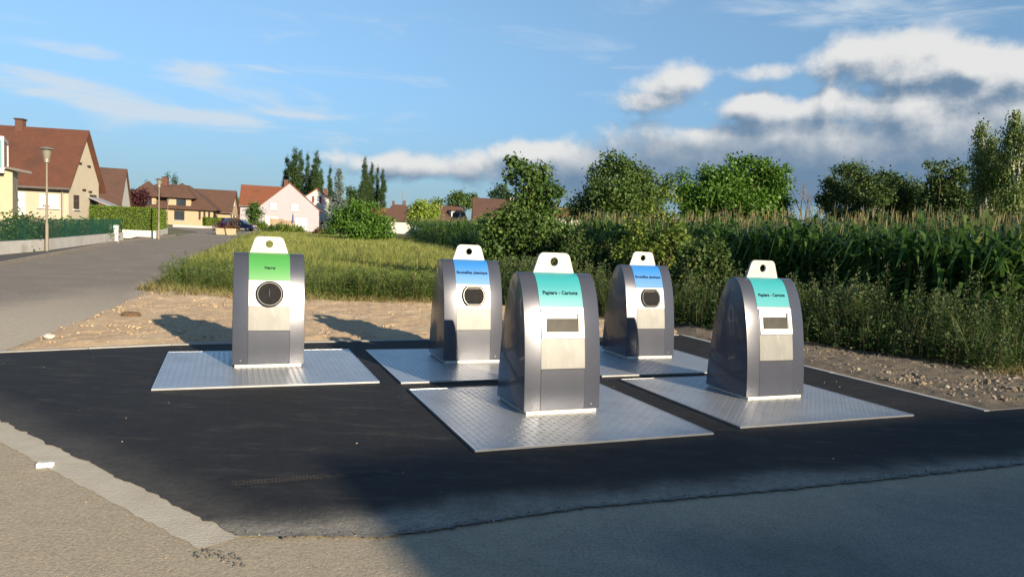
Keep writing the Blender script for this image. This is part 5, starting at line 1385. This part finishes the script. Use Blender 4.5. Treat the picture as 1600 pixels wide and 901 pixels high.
# trimmed hedge above the whitewashed wall
hc = ground_at(242, 48.6); hcv = Vector((hc.x, hc.y)); ex2, ey2 = Vector((EX.x, EX.y)), Vector((EY.x, EY.y))
wa = [tuple(hcv - ex2 * 2.6), tuple(hcv)]
wall_run('garden_wall', 'low whitewashed wall under the trimmed hedge facing the driveway gap', [tuple(hcv), tuple(hcv - ex2 * 2.7)][::-1], 0.52, 0.2, M_wwall2, 'whitewashed walls under the hedge')
rl = [tuple(hcv + Vector((.02, .05))), tuple(hcv + ey2 * 5.2), tuple(hcv + ey2 * 11.5)]
wall_run('garden_wall', 'low whitewashed wall under the trimmed hedge along the road', rl, 0.52, 0.2, M_wwall2, 'whitewashed walls under the hedge')
def hedge(name, label, a, b, w, z0, z1, n, size, seed):
    g = np.random.default_rng(seed); a, b = Vector(a), Vector(b); d = (b - a).normalized(); nn = Vector((-d.y, d.x)); L = (b - a).length
    t = thing(name, label, 'hedge', (a.x, a.y, tz(a.y)))
    M = Matrix(((d.x, nn.x, 0, 0), (d.y, nn.y, 0, 0), (0, 0, 1, 0), (0, 0, 0, 1)))
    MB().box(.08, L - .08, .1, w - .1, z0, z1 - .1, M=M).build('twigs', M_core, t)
    u = g.uniform(0, L, n); v = g.uniform(0, w, n); z = g.uniform(z0, z1, n); k = g.integers(0, 4, n)
    v = np.where(k == 0, 0, np.where(k == 1, w, v)); z = np.where(k == 2, z1, z); u = np.where(k == 3, np.where(g.random(n) < .5, 0, L), u)
    P = np.c_[u, v, z] + g.normal(0, .05, (n, 3)); nr = np.where((k == 2)[:, None], [[0, 0, 1.0]], np.where((k == 0)[:, None], [[0, -1.0, .4]], np.where((k == 1)[:, None], [[0, 1.0, .4]], [[1.0, 0, .4]]))) + g.normal(0, .5, (n, 3))
    R_ = np.array(M)[:3, :3]; V, Q = leaf_quads(P @ R_.T, g.normal(size=(n, 3)) + np.array([0, 0, .8]), nr @ R_.T, size * g.uniform(.6, 1.4, n))
    link('foliage', np_mesh('foliage', V, [Q], M_lhedge), t)
hedge('trimmed_hedge', 'trimmed bright green hedge facing the driveway gap', hcv - ex2 * 3.9 + ey2 * .25, hcv + ey2 * .25 - ex2 * .15, 1.2, .5, 1.95, 15000, .075, 61)
hedge('trimmed_hedge', 'trimmed bright green hedge running along the road behind the street lamp', hcv + ey2 * .5 - ex2 * .12, hcv + ey2 * 11.3 - ex2 * .12, 1.2, .5, 1.95, 20000, .085, 62)
hedge('dark_hedge', 'dark low hedge at the road end in front of the low cream house', tuple(ground_at(322, 112)[:2]), tuple(ground_at(374, 116)[:2]), 1.2, 0, 1.35, 7000, .13, 63)
wall_run('lawn_wall', 'low pale kerb wall below the lawn of the ochre house', [tuple(ground_at(270, 97.5)[:2]), tuple(ground_at(318, 98.5)[:2]), tuple(ground_at(346, 103)[:2])], .3, .2, M_gwall)
# white dashes across the road mouth
M_paint = mat('road_paint', (0.62, 0.62, 0.60), (0.50, 0.50, 0.48), rough=0.8, scale=5)
for px in (283, 292, 301, 310, 319):
    q = ground_at(px, 62.5); sheet('road_marking', [(q.x - .17, q.y - .25), (q.x + .17, q.y - .25), (q.x + .17, q.y + .25), (q.x - .17, q.y + .25)], 0.005, M_paint)

# concrete planters with plants
M_plc = mat('planter_concrete', (0.42, 0.34, 0.22), (0.36, 0.29, 0.19), rough=0.9, scale=6)
for i, (px, lab, m_) in enumerate(((346, 'square concrete planter with dull purple plants beside the parked car', M_lpurple), (362, 'square concrete planter with reddish plants in front of the parked car', M_lred))):
    q = ground_at(px, 68); t = thing('planter', lab, 'planter', q, .2, 'concrete planters at the road end')
    MB().add([(-.38, -.38, 0), (.38, -.38, 0), (.38, .38, 0), (-.38, .38, 0), (-.48, -.48, .6), (.48, -.48, .6), (.48, .48, .6), (-.48, .48, .6)], [(3, 2, 1, 0), (4, 5, 6, 7), (0, 1, 5, 4), (1, 2, 6, 5), (2, 3, 7, 6), (3, 0, 4, 7)]).build('trough', M_plc, t)
    link('foliage', crown_mesh('foliage', [(0, 0, .85, .5, .5, .35), (.3, 0, 1.1 + .2 * i, .35, .35, .4), (-.35, .1, .7, .35, .35, .25), (.5, -.2, .55, .25, .25, .2), (-.5, -.2, .55, .25, .25, .2)], 700, .14, m_, 600 + i), t)
# parked blue car
def car(loc, rz):
    t = thing('parked_car', 'blue estate car parked behind the concrete planters', 'car', loc, rz)
    mb_ = mat('blue_car_paint', (0.014, 0.024, 0.12), rough=0.35, coat=0.5); L = 4.1
    prof = [(-2.05, .32), (2.02, .32), (2.08, .55), (2.0, .72), (1.25, .90), (.85, .95), (-1.9, .98), (-2.08, .85)]
    b = MB(); b.prism(prof, -.80, .80, 'y'); bo = b.build('body', mb_, t)
    b = MB(); b.add([(.95, -.74, .94), (.95, .74, .94), (-1.85, .74, .96), (-1.85, -.74, .96), (.35, -.60, 1.42), (.35, .60, 1.42), (-1.6, .60, 1.46), (-1.6, -.60, 1.46)], [(0, 1, 5, 4), (1, 2, 6, 5), (2, 3, 7, 6), (3, 0, 4, 7), (4, 5, 6, 7)]); cb = b.build('cabin', mb_, t)
    for s in (-1, 1):
        for (x0, x1, t0, t1) in ((.72, -.2, .28, -.2), (-.28, -1.0, -.28, -1.0), (-1.08, -1.7, -1.08, -1.55)):
            MB().add([(x0, s * .745, 1.0), (x1, s * .745, 1.0), (t1, s * .625, 1.38), (t0, s * .625, 1.38)], [(0, 1, 2, 3)]).build('side_window', M_pane, cb)
        for x in (-1.25, 1.3):
            w = MB(); w.tube([(x, s * .62, .30), (x, s * .83, .30)], .30, 18); wo = w.build('wheel', mat('tyre_rubber', (0.015, 0.015, 0.015), rough=0.9), t, 40)
            MB().tube([(x, s * .828, .30), (x, s * .845, .30)], .18, 14).build('rim', mat('wheel_rim', (0.45, 0.45, 0.46), rough=0.35, metal=0.5), wo, 40)
        MB().box(1.92, 2.07, s * .5 - .18, s * .5 + .18, .60, .74).build('headlight', M_wfr, bo)
        MB().box(-2.10, -2.0, s * .68 - .08, s * .68 + .08, .62, .9).build('tail_light', M_shut, bo)
    MB().add([(.93, -.66, .97), (.93, .66, .97), (.40, .55, 1.38), (.40, -.55, 1.38)], [(0, 1, 2, 3)]).build('windscreen', M_pane, cb)
    MB().box(2.0, 2.12, -.78, .78, .34, .56).build('bumper', M_dfr, bo)
q = ground_at(373, 90); car(q, 0.05)
# garden of the white house
for i, (px, py, Y, w, m_, lab) in enumerate([(410, 345, 96, 9, M_lhedge, 'upright green thuja by the terrace of the white house'), (435, 352, 90, 12, M_loak, 'low green bush before the wooden screens'), (470, 353, 88, 14, M_lyel, 'yellow green bush before the white house terrace'),
                                             (500, 356, 84, 12, M_lred, 'reddish bush at the meadow edge below the ivory house'), (515, 357, 80, 14, M_loak, 'green bush beside the cherry tree at the meadow edge'), (452, 357, 86, 16, M_lyel, 'pale low bush at the meadow edge below the wooden screens'), (420, 358, 84, 10, M_lshade, 'small dark bush at the meadow edge below the thuja')]):
    b0 = ground_at(px, Y); h = max(.9, at(px, py, Y).z - b0.z); ww = w * Y / FPX
    tree('garden_bush', lab, 'bush', b0, [(random.uniform(-.5, .5) * ww, random.uniform(-.3, .3), h * random.uniform(.3, .8), ww * .45, .5, h * .28) for _ in range(5)], 900, .2, m_, M_bark, .04, None, 640 + i, 3, kind='foliage')
M_wood = mat('woven_wood', (0.30, 0.21, 0.12), (0.24, 0.17, 0.10), rough=0.9, scale=5)
for i, (px, w, h, lab) in enumerate(((432, 1.95, 1.75, 'taller woven wooden screen on the terrace of the white house'), (450, 1.7, 1.55, 'shorter woven wooden screen beside the closed blue parasol'))):
    q = ground_at(px, 101); t = thing('wooden_screen', lab, 'screen', q, .25, 'wooden screens on the terrace'); n_ = 12
    for k in range(n_): MB().box(-w / 2 + w * k / n_ + .008, -w / 2 + w * (k + 1) / n_ - .008, -.02, .02, 0, h).build('slat', M_wood, t)
    MB().box(-w / 2, w / 2, .021, .05, h - .12, h - .04).build('rail', M_wood, t); MB().box(-w / 2, w / 2, .021, .05, .12, .2).build('rail', M_wood, t)
q = ground_at(457, 101); t = thing('closed_parasol', 'closed blue parasol standing by the wooden screens', 'parasol', q)
MB().tube([(0, 0, 0), (0, 0, 2.7)], .03, 6).build('pole', M_gut, t); MB().lathe([(.02, 1.3), (.14, 1.35), (.10, 2.3), (.02, 2.65)], 10).build('canopy', mat('blue_cloth', (0.06, 0.08, 0.22), rough=0.8), t)
